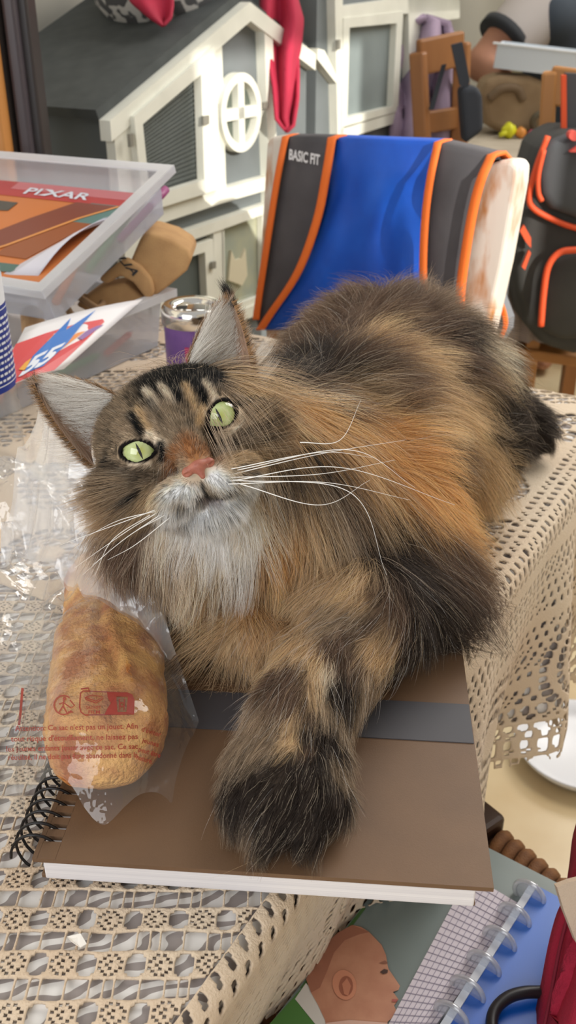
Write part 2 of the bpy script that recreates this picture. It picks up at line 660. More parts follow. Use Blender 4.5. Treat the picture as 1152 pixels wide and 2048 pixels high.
# ================================================================== sketchbook
NZ = T + 0.0042
NT = 0.021
n_fl, n_fr = at_z(64, 1716, NZ + NT), at_z(988, 1776, NZ + NT)
nx = unit((n_fr - n_fl) * (1, 1, 0))
ny = np.array((-nx[1], nx[0], 0.0))
NW, NL = np.linalg.norm(n_fr - n_fl), 0.300
nb = thing('sketchbook', n_fl * (1, 1, 0) + nx * NW / 2 + ny * NL / 2 + (0, 0, NZ), 'brown spiral bound sketchbook under the cat paw and the bread', 'sketchbook')


def nbp(u, v, z=0.0):
    return n_fl * (1, 1, 0) + nx * u + ny * v + (0, 0, NZ + z)


m_cover = M('brown_cover_card', (112, 84, 60), 0.55, (104, 78, 56), 30, bump=0.06, bscale=1500)
m_pages = M('white_page_block', (236, 232, 232), 0.8, (216, 212, 214), 1.0, stretch=(1, 1, 900), ramp=(0.3, 0.6))
m_band = M('slate_band', (74, 72, 76), 0.6)
m_black = M('black_wire', (24, 22, 24), 0.35, metal=0.3)
axn = (nx, ny, UP)
obj('back_cover', box(nbp(NW / 2 - 0.003, NL / 2 + 0.0035, 0.0013), (NW - 0.006, NL - 0.006, 0.0026), axn, 0.0006), m_cover, nb)
pg = obj('page_block', box(nbp(NW / 2 - 0.002, NL / 2 + 0.001, NT / 2), (NW - 0.010, NL - 0.006, NT - 0.0054), axn, 0.0008), m_pages, nb)
# front cover with its row of punched holes along the bound edge
pitch_c = 0.0076
holes_v = [0.012 + i * pitch_c for i in range(int((NL - 0.02) / pitch_c))]
cv = []
cv.append(box(nbp(NW / 2 + 0.0055, NL / 2, NT - 0.0013), (NW - 0.011, NL, 0.0026), axn, 0.0))
cv.append(box(nbp(0.0012, NL / 2, NT - 0.0013), (0.0024, NL, 0.0026), axn))
prev = 0.0
for h in holes_v + [NL + 0.002]:
    cv.append(box(nbp(0.0067, (prev + h - 0.0016) / 2, NT - 0.0013), (0.0088, max(h - 0.0016 - prev, 0.001), 0.0026), axn))
    prev = h + 0.0016
fc = obj('front_cover', joinvf(*cv), m_cover, nb)
v_b0 = np.dot(at_z(700, 1474, NZ + NT) - n_fl, ny)
v_b1 = np.dot(at_z(700, 1398, NZ + NT) - n_fl, ny)
tag(obj('printed_band', box(nbp(NW / 2 + 0.006, (v_b0 + v_b1) / 2, NT + 0.0003), (NW - 0.013, v_b1 - v_b0, 0.0006), axn), m_band, nb), 'dark slate band across the brown cover')
hx = []
for i in range(len(holes_v) * 22 + 1):
    an = i / 22 * 2 * math.pi
    hx.append(nbp(0.0005 - 0.0118 * math.cos(an) * 1.0 - 0.003, holes_v[0] + pitch_c * (i / 22 - 0.5), NT / 2 + 0.0145 * math.sin(an)))
obj('spiral_binding', tube(hx, 0.00078, 6), m_black, nb, smooth=True)

# ================================================================== the cat
import openvdb


def s_ell(p, c, r):
    q = (p - np.asarray(c)) / np.asarray(r)
    k0 = np.linalg.norm(q, axis=-1)
    k1 = np.linalg.norm(q / np.asarray(r), axis=-1)
    return k0 * (k0 - 1.0) / np.maximum(k1, 1e-9)


def s_cap(p, a, b, ra, rb):
    a, b = np.asarray(a, float), np.asarray(b, float)
    ab = b - a
    h = np.clip(((p - a) @ ab) / (ab @ ab), 0, 1)
    return np.linalg.norm(p - a - h[..., None] * ab, axis=-1) - (ra + (rb - ra) * h)


def s_ellr(p, c, r, axes):
    return s_ell((p - np.asarray(c)) @ np.asarray(axes).T, (0, 0, 0), r)


def smin(a, b, k):
    h = np.clip(0.5 + 0.5 * (b - a) / k, 0, 1)
    return b + (a - b) * h - k * h * (1 - h)


def smax(a, b, k):
    return -smin(-a, -b, k)


def polygonise(fn, lo, hi, g):
    lo, hi = np.asarray(lo, float), np.asarray(hi, float)
    n = np.ceil((hi - lo) / g).astype(int) + 1
    ax = [lo[i] + np.arange(n[i]) * g for i in range(3)]
    P = np.stack(np.meshgrid(*ax, indexing='ij'), -1)
    D = fn(P).astype(np.float32)
    gr = openvdb.FloatGrid(float(D.max()))
    gr.copyFromArray(np.ascontiguousarray(D))
    pts, quads = gr.convertToQuads(0.0)
    return np.asarray(pts, float) * g + lo, np.asarray(quads)[:, ::-1].astype(int)


# ---- body, in world metres (heights above the table top)
def W(x, y, z):
    return np.array((x, y, T + z))


SPN = unit((0.085, 0.27, 0))            # along the spine, head to rump
SIDE = np.array((SPN[1], -SPN[0], 0.0))   # towards the camera's right
BAX = (SIDE, SPN, UP)
NBT = NZ + NT - T                        # sketchbook top above the table


def body_sdf(p):
    d = s_ellr(p, W(-0.012, 0.520, 0.092), (0.064, 0.050, 0.078), BAX)             # chest
    d = smin(d, s_ellr(p, W(0.040, 0.600, 0.092), (0.078, 0.100, 0.082), BAX), 0.04)   # ribs
    d = smin(d, s_ellr(p, W(0.082, 0.715, 0.090), (0.094, 0.105, 0.088), BAX), 0.05)   # loin and rump
    d = smin(d, s_cap(p, W(-0.020, 0.525, 0.13), W(-0.050, 0.492, 0.158), 0.052, 0.040), 0.03)   # neck
    d = smin(d, s_ell(p, at_D(370, 1075, 0.535), (0.046, 0.030, 0.030)), 0.03)        # ruff on the left
    d = smin(d, s_ellr(p, W(0.060, 0.535, 0.070), (0.040, 0.055, 0.058), BAX), 0.025)   # near shoulder
    d = smin(d, s_ell(p, at_D(845, 1180, 0.615), (0.036, 0.046, 0.040)), 0.03)        # flank behind the elbow
    d = smin(d, s_cap(p, W(0.062, 0.530, 0.060), W(0.046, 0.462, NBT + 0.034), 0.036, 0.030), 0.02)   # upper arm
    d = smin(d, s_cap(p, W(0.046, 0.462, NBT + 0.034), W(0.006, 0.384, NBT + 0.026), 0.029, 0.023), 0.018)   # forearm
    d = smin(d, s_ellr(p, W(-0.001, 0.352, NBT + 0.019), (0.028, 0.036, 0.019), (unit((0.9, -0.35, 0)), unit((0.35, 0.9, 0)), UP)), 0.014)   # paw
    for i, (x, y) in enumerate(((-0.022, 0.336), (-0.010, 0.322), (0.008, 0.323), (0.021, 0.335))):
        d = smin(d, s_ell(p, W(x, y, NBT + 0.013), (0.0095, 0.0135, 0.0115)), 0.005)
    # the other foreleg, folded under the chest
    d = smin(d, s_cap(p, W(-0.045, 0.515, 0.06), W(-0.030, 0.462, NBT + 0.020), 0.030, 0.020), 0.02)
    d = smin(d, s_cap(p, W(-0.030, 0.462, NBT + 0.020), W(0.000, 0.440, NBT + 0.018), 0.019, 0.017), 0.012)
    # thigh and hind foot
    d = smin(d, s_ellr(p, W(0.142, 0.700, 0.060), (0.040, 0.080, 0.060), BAX), 0.03)
    d = smin(d, s_cap(p, W(0.150, 0.775, 0.058), W(0.186, 0.822, 0.045), 0.026, 0.020), 0.02)
    d = smin(d, s_ellr(p, W(0.212, 0.806, 0.030), (0.020, 0.036, 0.027), (unit((0.8, 0.6, 0)), unit((-0.6, 0.8, 0)), UP)), 0.012)
    # tail curled away behind
    tl = catmull([W(0.10, 0.80, 0.06), W(0.06, 0.86, 0.045), W(-0.01, 0.865, 0.035), W(-0.07, 0.83, 0.03)], 4)
    for i in range(len(tl) - 1):
        d = smin(d, s_cap(p, tl[i], tl[i + 1], 0.024, 0.022), 0.01)
    return smax(d, T + 0.004 - p[..., 2], 0.004)


bv, bf = polygonise(body_sdf, W(-0.16, 0.29, 0.0), W(0.29, 0.92, 0.24), 0.0040)

# ---- head, in centimetres: x to the picture's right, y up the face, z out of it
ROLL = math.radians(24)
EYE_D = 0.485
eye_mid = at_D(360, 863, EYE_D)
h_f = unit(CAM - eye_mid)
ix = np.array((1.0, 0, 0)); ix = unit(ix - h_f * np.dot(ix, h_f))
iy = np.cross(h_f, ix)
hx_ = math.cos(ROLL) * ix + math.sin(ROLL) * iy
hy_ = -math.sin(ROLL) * ix + math.cos(ROLL) * iy
PIT = math.radians(5)                    # chin a little up
YAW = math.radians(4)
hz_ = h_f
hy2, hz2 = math.cos(PIT) * hy_ - math.sin(PIT) * hz_, math.cos(PIT) * hz_ + math.sin(PIT) * hy_
hx3, hz3 = math.cos(YAW) * hx_ - math.sin(YAW) * hz2, math.cos(YAW) * hz2 + math.sin(YAW) * hx_
HR = np.stack([hx3, hy2, hz3])            # rows: head axes in world
HORI = eye_mid - hz3 * 0.026              # world position of head-space (0,0,0); the eye fronts sit at z = 2.6


def hw(p):
    return HORI + (np.asarray(p, float) * 0.01) @ HR


def hp(px, py):
    """picture position -> head-space (x, y) on the face"""
    dx, dy = (px - 360) / 39.2, (py - 863) / 39.2
    return (dx * math.cos(ROLL) - dy * math.sin(ROLL), -dx * math.sin(ROLL) - dy * math.cos(ROLL))


EYES = ((-2.27, 0.0), (2.27, 0.0))
ER = 1.02
EZ = 1.62


def eye_frame(s):
    ez = unit((s * 0.16, -0.02, 1.0))
    ex = unit(np.cross((0, 1, 0), ez))
    ey = np.cross(ez, ex)
    a = math.radians(20) * s
    return math.cos(a) * ex + math.sin(a) * ey, -math.sin(a) * ex + math.cos(a) * ey, ez


def head_sdf(p):
    d = s_ell(p, (0, 0.5, -1.3), (4.35, 3.35, 3.9))
    for s in (-1, 1):
        d = smin(d, s_ell(p, (s * 2.95, -1.5, 0.0), (2.1, 2.2, 2.3)), 0.8)
        d = smin(d, s_ell(p, (s * 1.75, 1.15, 1.55), (1.25, 0.6, 0.9)), 0.6)
    d = smin(d, s_cap(p, (0, 1.0, 1.65), (0, -1.75, 3.35), 1.25, 0.85), 0.7)
    d = smin(d, s_ell(p, (0, -3.5, 0.8), (2.7, 1.6, 2.4)), 0.8)
    for s in (-1, 1):
        d = smin(d, s_ell(p, (s * 1.30, -3.05, 2.95), (1.60, 1.05, 1.15)), 0.35)
    d = smin(d, s_ell(p, (0, -4.45, 2.25), (1.45, 0.85, 1.20)), 0.35)
    d = smin(d, s_cap(p, (0.0, -1.0, -2.0), (1.6, -4.5, -5.5), 3.0, 3.4), 1.2)      # neck stub
    # mouth and philtrum creases
    for a, b in (((0, -2.65, 4.35), (0, -3.6, 4.15)), ((0, -3.6, 4.15), (0.8, -4.0, 3.85)), ((0.8, -4.0, 3.85), (1.8, -4.05, 3.2)),
                 ((0, -3.6, 4.15), (-0.8, -4.0, 3.85)), ((-0.8, -4.0, 3.85), (-1.8, -4.1, 3.2))):
        d = smax(d, -s_cap(p, a, b, 0.16, 0.14), 0.15)
    for s in (-1, 1):
        c = np.array((s * EYES[1][0], 0.0, EZ))
        d = smin(d, np.linalg.norm(p - c, axis=-1) - (ER + 0.10), 0.25)
        ex, ey, ez = eye_frame(s)
        u, v, w = (p - c) @ ex, (p - c) @ ey, (p - c) @ ez
        Hh = 0.50 if s < 0 else 0.60
        up = np.where(v > 0, Hh * 0.92, Hh * 1.05)
        alm = np.abs(v) - up * (1 - np.clip((u / 0.86) ** 2, 0, 4))
        alm = np.maximum(alm * 0.75, 0.3 - w)
        d = smax(d, -alm, 0.06)
    return d


hv, hf = polygonise(head_sdf, (-6.6, -7.2, -6.8), (6.6, 5.2, 5.0), 0.135)


def ear_vf(s, n=14, m=18):
    """a cupped ear flap with thickness; head centimetres"""
    inner, outer, tip = np.array((s * 2.15, 3.10, -0.55)), np.array((s * 4.65, 0.55, -1.4)), np.array((s * 5.75, 5.75, -0.75))
    back = unit((s * 0.45, 0.25, -0.86))
    V = []
    for layer in (0, 1):
        for i in range(m + 1):
            t = i / m
            a = inner + (tip - inner) * t
            b = outer + (tip - outer) * t
            mid = (a + b) / 2
            wv = (b - a) / 2
            bulge = 1 + 0.55 * t * (1 - t) * 2.2
            L = np.linalg.norm(inner - outer) / 2
            wv = unit(outer - inner) * L * ((1 - t ** 1.6) ** 0.85) * 1.04 + unit(outer - inner) * 0.06
            wv = wv * (1 - 0.0 * bulge)
            for j in range(n + 1):
                u = j / n * 2 - 1
                cup = (1 - u * u) * (1.35 * (1 - t) ** 0.8 + 0.12)
                th = layer * (0.16 + 0.10 * (1 - u * u))
                V.append(mid + wv * u + back * (cup + th) + unit(tip - (inner + outer) / 2) * (0.10 * (1 - u * u) * t))
    N = (m + 1) * (n + 1)
    Fc = []
    idx = lambda l, i, j: l * N + i * (n + 1) + j
    for i in range(m):
        for j in range(n):
            q0 = (idx(0, i, j), idx(0, i, j + 1), idx(0, i + 1, j + 1), idx(0, i + 1, j))
            q1 = (idx(1, i, j), idx(1, i + 1, j), idx(1, i + 1, j + 1), idx(1, i, j + 1))
            if s > 0:
                q0, q1 = q0[::-1], q1[::-1]
            Fc += [q0, q1]
    for i in range(m):
        for j, fl_ in ((0, 0), (n, 1)):
            q = (idx(0, i, j), idx(0, i + 1, j), idx(1, i + 1, j), idx(1, i, j))
            Fc.append(q if (fl_ ^ (s > 0)) else q[::-1])
    return np.array(V), Fc, N


ears = {s: ear_vf(s) for s in (-1, 1)}


# ---- colours of the coat (linear)
DARK, BLK = linv((56, 46, 40)), linv((36, 31, 30))
AGO, TAN, GIN = linv((166, 146, 122)), linv((208, 180, 142)), linv((214, 168, 112))
WHT, CRM, BRN = linv((248, 243, 238)), linv((234, 216, 192)), linv((112, 90, 74))
RUS = linv((166, 116, 76))


def seg_dist(P, poly):
    d = np.full(len(P), 1e9)
    for a, b in zip(poly[:-1], poly[1:]):
        a, b = np.asarray(a, float), np.asarray(b, float)
        ab = b - a
        h = np.clip(((P - a) @ ab) / max(ab @ ab, 1e-9), 0, 1)
        d = np.minimum(d, np.linalg.norm(P - a - h[:, None] * ab, axis=1))
    return d


HEAD_STROKES = [   # (points in the photograph, half width in pixels, colour, strength)
    ([(300, 880), (330, 930)], 55, AGO, 0.5),
    ([(210, 960), (240, 1010)], 45, AGO, 0.4),
    # forehead: dark field with pale streaks
    ([(330, 735), (420, 700)], 62, BLK, 0.85), ([(300, 760), (440, 730)], 46, BLK, 0.6),
    ([(292, 772), (312, 812)], 10, CRM, 0.9), ([(322, 765), (345, 800)], 9, CRM, 0.8),
    ([(372, 765), (388, 812)], 10, TAN, 0.9), ([(410, 755), (430, 790)], 9, CRM, 0.8),
    ([(275, 815), (298, 858)], 9, TAN, 0.9), ([(345, 745), (356, 800)], 10, BLK, 0.9),
    ([(392, 740), (410, 800)], 10, BLK, 0.95), ([(262, 830), (280, 862)], 11, BLK, 0.95), ([(300, 800), (325, 840)], 9, BLK, 0.7),
    ([(330, 830), (352, 868)], 26, AGO, 0.6),
    ([(300, 868), (322, 888)], 11, CRM, 0.95), ([(405, 815), (398, 845)], 10, TAN, 0.95),
    # above and beside the eyes
    ([(225, 815), (250, 870)], 22, AGO, 0.6), ([(480, 760), (500, 800)], 24, AGO, 0.5),
    ([(478, 800), (520, 785), (548, 810), (560, 850)], 8, BLK, 0.9),
    ([(490, 865), (530, 850)], 10, BLK, 0.8), ([(500, 890), (550, 868)], 10, BLK, 0.85), ([(470, 850), (560, 900)], 26, AGO, 0.45),
    ([(452, 868), (478, 850)], 8, CRM, 0.9), ([(482, 812), (488, 838)], 7, CRM, 0.7),
    ([(415, 858), (430, 880), (470, 885)], 12, DARK, 0.85), ([(322, 888), (326, 916)], 9, BLK, 0.95),
    ([(206, 910), (200, 960), (196, 985)], 7, BLK, 0.85), ([(245, 1000), (275, 985)], 9, BLK, 0.85), ([(220, 930), (290, 950)], 16, DARK, 0.5),
    ([(262, 925), (300, 925)], 6, CRM, 0.6),
    # bridge of the nose, muzzle, chin
    ([(372, 890), (392, 925)], 24, RUS, 0.85), ([(345, 905), (335, 960)], 15, RUS, 0.7), ([(415, 905), (430, 925)], 20, RUS, 0.55),
    ([(358, 975), (318, 1004)], 30, CRM, 0.9), ([(420, 955), (460, 975)], 32, CRM, 0.9), ([(360, 985), (335, 1000)], 18, WHT, 0.8), ([(425, 960), (450, 975)], 20, WHT, 0.85), ([(385, 985), (375, 1005)], 16, WHT, 0.7),
    ([(470, 925), (520, 905)], 24, TAN, 0.6), ([(300, 990), (270, 1025)], 20, TAN, 0.6),
    ([(330, 1040), (400, 1050), (470, 1020), (520, 970)], 20, WHT, 0.95), ([(390, 1040), (460, 1030)], 26, WHT, 0.98),
    ([(412, 1008), (435, 1010)], 14, linv((140, 130, 130)), 0.75),
    ([(398, 972), (408, 996), (440, 998), (478, 988)], 3.5, BLK, 0.95), ([(405, 996), (385, 1016), (350, 1028)], 3.0, DARK, 0.8),
] + [([(x, y), (x + 1, y)], 3.4, BLK, 0.9) for x, y in ((330, 975), (318, 985), (338, 990), (325, 1000), (345, 1005), (312, 1000), (358, 1000), (462, 945), (476, 940), (490, 936),
                                                       (468, 958), (484, 954), (500, 950), (455, 968), (474, 970), (492, 966))]


def head_color(P):
    """P (n,3) in head centimetres -> colour"""
    q = P[:, :2]
    n1 = vnoise(P, 2.2, 5)[:, None]
    n2 = vnoise(P * (1, 0.6, 1), 5.0, 9)[:, None]
    c = AGO * (0.72 + 0.5 * n1)
    c = c * (1 - 0.5 * (n2 > 0.62)) 
    side = np.clip((np.abs(q[:, :1]) - 3.4) / 1.5, 0, 1) * np.clip((1.0 - q[:, 1:2]) / 2, 0, 1)
    c = c * (1 - 0.5 * side) + (TAN * 0.6 + RUS * 0.3) * 0.5 * side
    low = np.clip((-4.3 - q[:, 1:2]) / 0.9, 0, 1)
    c = c * (1 - low) + WHT * 0.9 * low
    jit = np.stack([vnoise(P, 3.0, 21) - 0.5, vnoise(P, 3.0, 22) - 0.5], 1) * 0.16
    for poly, w, col, k in HEAD_STROKES:
        d = seg_dist(q + jit, [hp(*a) for a in poly]) * 39.2
        a = k * np.clip(1.35 - d / w, 0, 1)[:, None]
        c = c * (1 - a) + col * a
    mean = np.array(AGO) * 0.8
    c = np.clip(mean + (c - mean) * 1.3, 0.008, 0.95)
    # dark rims round the eyes
    for s in (-1, 1):
        ex, ey, ez = eye_frame(s)
        dd = P - np.array((s * EYES[1][0], 0, EZ))
        u, v = dd @ ex, dd @ ey
        r = np.hypot(u / 0.95, v / (0.66 if s > 0 else 0.57))
        a = np.clip((1.17 - r) / 0.10, 0, 1)[:, None] * (P[:, 2:3] > 0.8)
        c = c * (1 - a) + BLK * 0.55 * a
    return c


# body coat: colours dabbed on the surface where the photograph shows them
BODY_DABS = [
    (620, 610, BRN, 45), (700, 580, BRN, 45), (760, 600, BRN, 40), (680, 640, BRN, 45), (560, 660, DARK, 40),
    (790, 660, TAN, 34), (740, 690, BRN, 40), (850, 640, BRN, 40), (640, 700, DARK, 45), (720, 730, DARK, 45), (600, 750, DARK, 35), (800, 730, BRN, 40),
    (600, 820, TAN, 42), (650, 850, GIN, 42), (640, 790, CRM, 24), (700, 800, BRN, 36), (760, 780, TAN, 40), (830, 790, BRN, 36),
    (880, 720, TAN, 40), (930, 740, BRN, 36), (700, 890, TAN, 40), (770, 880, GIN, 40), (840, 860, GIN, 44), (900, 840, TAN, 44), (960, 860, TAN, 44),
    (780, 960, GIN, 44), (850, 950, GIN, 48), (920, 960, BRN, 36), (980, 960, TAN, 44), (990, 1060, TAN, 40), (940, 1050, GIN, 40), (860, 1030, GIN, 42), (790, 1030, TAN, 36),
    (700, 970, BRN, 36), (640, 960, DARK, 30), (650, 1010, AGO, 34), (720, 1040, BRN, 36), (620, 1060, TAN, 36), (700, 1100, AGO, 36), (780, 1110, DARK, 42),
    (850, 1120, DARK, 46), (920, 1140, BRN, 46), (960, 1180, BRN, 40), (860, 1200, DARK, 46), (920, 1240, DARK, 46), (800, 1200, BRN, 34), (850, 1160, BRN, 22),
    (640, 1140, TAN, 36), (720, 1170, TAN, 32), (600, 1200, TAN, 36), (660, 1230, AGO, 34), (730, 1240, BRN, 32), (780, 1280, TAN, 26), (840, 1290, DARK, 40), (700, 1290, BRN, 26),
    (560, 1130, GIN, 30), (520, 1090, CRM, 36), (430, 1095, WHT, 50), (370, 1085, WHT, 46), (490, 1090, WHT, 38), (470, 1150, WHT, 34), (400, 1140, WHT, 34), (320, 1110, CRM, 36), (480, 1170, WHT, 30), (420, 1170, CRM, 36), (340, 1160, AGO, 34),
    (250, 1120, BRN, 40), (200, 1080, RUS, 40), (180, 1010, RUS, 36), (230, 1150, TAN, 26), (540, 1180, TAN, 30), (500, 1240, GIN, 36), (430, 1240, TAN, 36), (370, 1230, BRN, 36),
    (460, 1310, TAN, 36), (530, 1300, TAN, 36), (400, 1320, BRN, 32), (590, 1290, TAN, 30), (560, 1350, BRN, 26), (380, 1380, DARK, 32), (450, 1390, DARK, 30), (500, 1380, DARK, 30),
    # near foreleg, with its bars, and the dark paw
    (620, 1335, TAN, 20), (660, 1360, CRM, 18), (690, 1400, DARK, 18), (620, 1380, TAN, 20), (600, 1420, BRN, 16), (570, 1440, TAN, 14), (650, 1430, AGO, 16), (720, 1450, DARK, 22),
    (600, 1470, DARK, 18), (650, 1480, DARK, 20), (560, 1490, TAN, 13), (620, 1510, BRN, 15), (570, 1530, DARK, 20), (640, 1550, DARK, 22), (530, 1570, DARK, 26), (600, 1600, DARK, 28), (500, 1620, DARK, 28),
    (560, 1660, DARK, 28), (620, 1670, DARK, 26), (500, 1700, BLK, 26), (580, 1730, BLK, 26), (450, 1600, DARK, 24), (660, 1620, DARK, 24),
    # hind leg
    (960, 690, DARK, 26), (990, 720, CRM, 22), (1000, 760, TAN, 18), (1040, 820, DARK, 36), (1060, 870, DARK, 36), (1080, 840, DARK, 30), (1010, 860, DARK, 30), (1010, 800, DARK, 24),
]


def tris_of(f):
    out = []
    for q in f:
        for k in range(1, len(q) - 1):
            out.append((q[0], q[k], q[k + 1]))
    return np.array(out, int)


def vnormals(v, tri):
    fn = np.cross(v[tri[:, 1]] - v[tri[:, 0]], v[tri[:, 2]] - v[tri[:, 0]])
    n = np.zeros_like(v)
    for k in range(3):
        np.add.at(n, tri[:, k], fn)
    return n / np.maximum(np.linalg.norm(n, axis=1, keepdims=True), 1e-12)


btri = tris_of(bf)
b_bvh = BVHTree.FromPolygons(bv.tolist(), btri.tolist())
dabs, dcol, drad = [], [], []
for px, py, c, r in BODY_DABS:
    d = ray(px, py)
    hit = b_bvh.ray_cast(Vector(CAM), Vector(unit(d)))
    if hit[0] is None:
        q = b_bvh.find_nearest(Vector(at_D(px, py, 0.62 if py > 950 else 0.85)))[0]
        dep = np.dot(np.array(q) - CAM, np.array((0, CT, -ST)))
        q = at_D(px, py, dep)
        hit = (q,)
    p = np.array(hit[0])
    dep = np.dot(p - CAM, np.array((0, CT, -ST)))
    dabs.append(p); dcol.append(c); drad.append(r * 1.05 * dep / F)
    dabs[-1] = dabs[-1] - unit(d) * (0.012 if r > 24 else 0.006)
dabs, dcol, drad = np.array(dabs), np.array(dcol), np.array(drad)


def body_color(P):
    jit = np.stack([vnoise(P, 60, s) - 0.5 for s in (31, 32, 33)], 1) * 0.022
    q = P + jit
    num = np.zeros((len(P), 3))
    den = np.zeros((len(P), 1))
    for i in range(len(dabs)):
        w = np.exp(-np.sum((q - dabs[i]) ** 2, 1) / (drad[i] ** 2))[:, None] + 1e-5 / (1 + 900 * np.sum((q - dabs[i]) ** 2, 1))[:, None] 
        num += w * dcol[i]
        den += w
    c = num / den
    n = vnoise(P, 130, 41)[:, None]
    return c * (0.72 + 0.56 * n)


hvw = hw(hv)
htri = tris_of(hf)
hcol = head_color(hv)
bcol = body_color(bv)

m_skin = bpy.data.materials.new('cat_skin_and_underfur')
m_skin.use_nodes = True
_b = m_skin.node_tree.nodes['Principled BSDF']
_b.inputs['Roughness'].default_value = 0.9
_b.inputs['Specular IOR Level'].default_value = 0.1
_a = m_skin.node_tree.nodes.new('ShaderNodeAttribute')
_a.attribute_name = 'coat'
m_skin.node_tree.links.new(_a.outputs['Color'], _b.inputs['Base Color'])

cat = thing('cat', W(0.03, 0.58, 0.0), 'long haired brown tabby cat lying on the table and looking at the camera', 'cat')
# whole body as one mesh: body, head and ears
EV, EF, ECOL = [], [], []
for s in (-1, 1):
    v, f, N = ears[s]
    EV.append(v); EF.append(f)
    u = np.tile(np.abs(np.linspace(-1, 1, 15)), 19)
    cin = linv((200, 166, 146)) * np.ones((N, 3))
    cb_ = linv((120, 88, 58)) * np.ones((N, 3))
    ECOL.append(np.concatenate([cin, cb_]))
allv, allf = joinvf((bv, bf), (hvw, hf), (hw(EV[0]), EF[0]), (hw(EV[1]), EF[1]))
body = obj('body', (allv, allf), m_skin, cat, smooth=True)
ca = body.data.color_attributes.new('coat', 'FLOAT_COLOR', 'POINT')
cc = np.concatenate([bcol * 0.85, hcol * 0.85, ECOL[0], ECOL[1]])
ca.data.foreach_set('color', np.concatenate([cc, np.ones((len(cc), 1))], 1).astype(np.float32).ravel())

# ---- fur
m_fur = bpy.data.materials.new('cat_fur')
m_fur.use_nodes = True
nt = m_fur.node_tree
_b = nt.nodes['Principled BSDF']
_b.inputs['Roughness'].default_value = 0.55
_b.inputs['Specular IOR Level'].default_value = 0.35
_a = nt.nodes.new('ShaderNodeAttribute')
_a.attribute_name = 'strand_color'
nt.links.new(_a.outputs['Color'], _b.inputs['Base Color'])
_t = nt.nodes.new('ShaderNodeBsdfTranslucent')
nt.links.new(_a.outputs['Color'], _t.inputs['Color'])
_m = nt.nodes.new('ShaderNodeMixShader')
_m.inputs[0].default_value = 0.38
nt.links.new(_b.outputs[0], _m.inputs[1])
nt.links.new(_t.outputs[0], _m.inputs[2])
nt.links.new(_m.outputs[0], nt.nodes['Material Output'].inputs['Surface'])


def curves_obj(name, P, R, C, mat, parent):
    """P (n,k,3) world strands, R (n,k) radii, C (n,k,3) colours"""
    n, k = P.shape[:2]
    off = wloc(parent)
    cu = bpy.data.hair_curves.new(name)
    cu.add_curves([k] * n)
    cu.attributes['position'].data.foreach_set('vector', (P - off).astype(np.float32).ravel())
    ra = cu.attributes.get('radius') or cu.attributes.new('radius', 'FLOAT', 'POINT')
    ra.data.foreach_set('value', R.astype(np.float32).ravel())
    co = cu.attributes.new('strand_color', 'FLOAT_COLOR', 'POINT')
    co.data.foreach_set('color', np.concatenate([C, np.ones((n, k, 1))], 2).astype(np.float32).ravel())
    cu.materials.append(mat)
    o = bpy.data.objects.new(name, cu)
    COL.objects.link(o)
    o.parent = parent
    o['kind'] = 'stuff'
    return o


def sample(v, tri, n, w=None):
    a = np.linalg.norm(np.cross(v[tri[:, 1]] - v[tri[:, 0]], v[tri[:, 2]] - v[tri[:, 0]]), axis=1)
    if w is not None:
        a = a * w
    i = RNG.choice(len(tri), n, p=a / a.sum())
    r1, r2 = np.sqrt(RNG.random(n)), RNG.random(n)
    b = np.stack([1 - r1, r1 * (1 - r2), r1 * r2], 1)
    return i, b


def strands(root, nrm, comb, L, lift, k=6, droop=0.0, clump=0.5, clump_n=3000, curl=0.1, r0=7e-5, col=None, tipcol=None, cseed=1, out=0.0):
    n = len(root)
    comb = comb - nrm * np.sum(comb * nrm, 1, keepdims=True)
    comb /= np.maximum(np.linalg.norm(comb, axis=1, keepdims=True), 1e-9)
    d0 = nrm * lift[:, None] + comb * np.sqrt(np.maximum(1 - lift ** 2, 0.05))[:, None]
    d0 += RNG.normal(0, curl, (n, 3))
    d0 /= np.linalg.norm(d0, axis=1, keepdims=True)
    bend = comb * 0.55 - nrm * 0.30 + np.array((0, 0, -1.0)) * droop + RNG.normal(0, curl * 0.8, (n, 3))
    t = np.linspace(0, 1, k)[None, :, None]
    P = root[:, None, :] + L[:, None, None] * (d0[:, None, :] * t + bend[:, None, :] * 0.5 * t ** 2)
    if clump > 0 and n > clump_n:
        ci = RNG.choice(n, clump_n, replace=False)
        kd = KDTree(clump_n)
        for j, i in enumerate(ci):
            kd.insert(root[i], j)
        kd.balance()
        own = np.array([ci[kd.find(q)[1]] for q in root.tolist()])
        w = clump * (t ** 1.4) * (0.55 + 0.45 * RNG.random((n, 1, 1)))
        tgt = P[own] * 0.9 + (root[own][:, None, :] + (P[own] - root[own][:, None, :])) * 0.1
        P = P * (1 - w) + tgt * w
    wig = np.sin(t * 7 + RNG.random((n, 1, 1)) * 6.28) * t * L[:, None, None] * curl * 0.12
    P = P + wig * RNG.normal(0, 1, (n, 1, 3))
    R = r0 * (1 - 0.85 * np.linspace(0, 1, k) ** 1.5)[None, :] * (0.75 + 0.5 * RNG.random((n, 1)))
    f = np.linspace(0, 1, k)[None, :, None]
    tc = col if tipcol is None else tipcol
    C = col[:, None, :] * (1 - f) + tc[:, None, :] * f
    return P, R, C


# body fur: region by region length and set
bn = vnormals(bv, btri)
if np.mean(np.sum(bn * (bv - bv.mean(0)), 1)) < 0:
    bn = -bn


def dist_pts(P, pts):
    return np.min([np.linalg.norm(P - q, axis=1) for q in pts], 0)


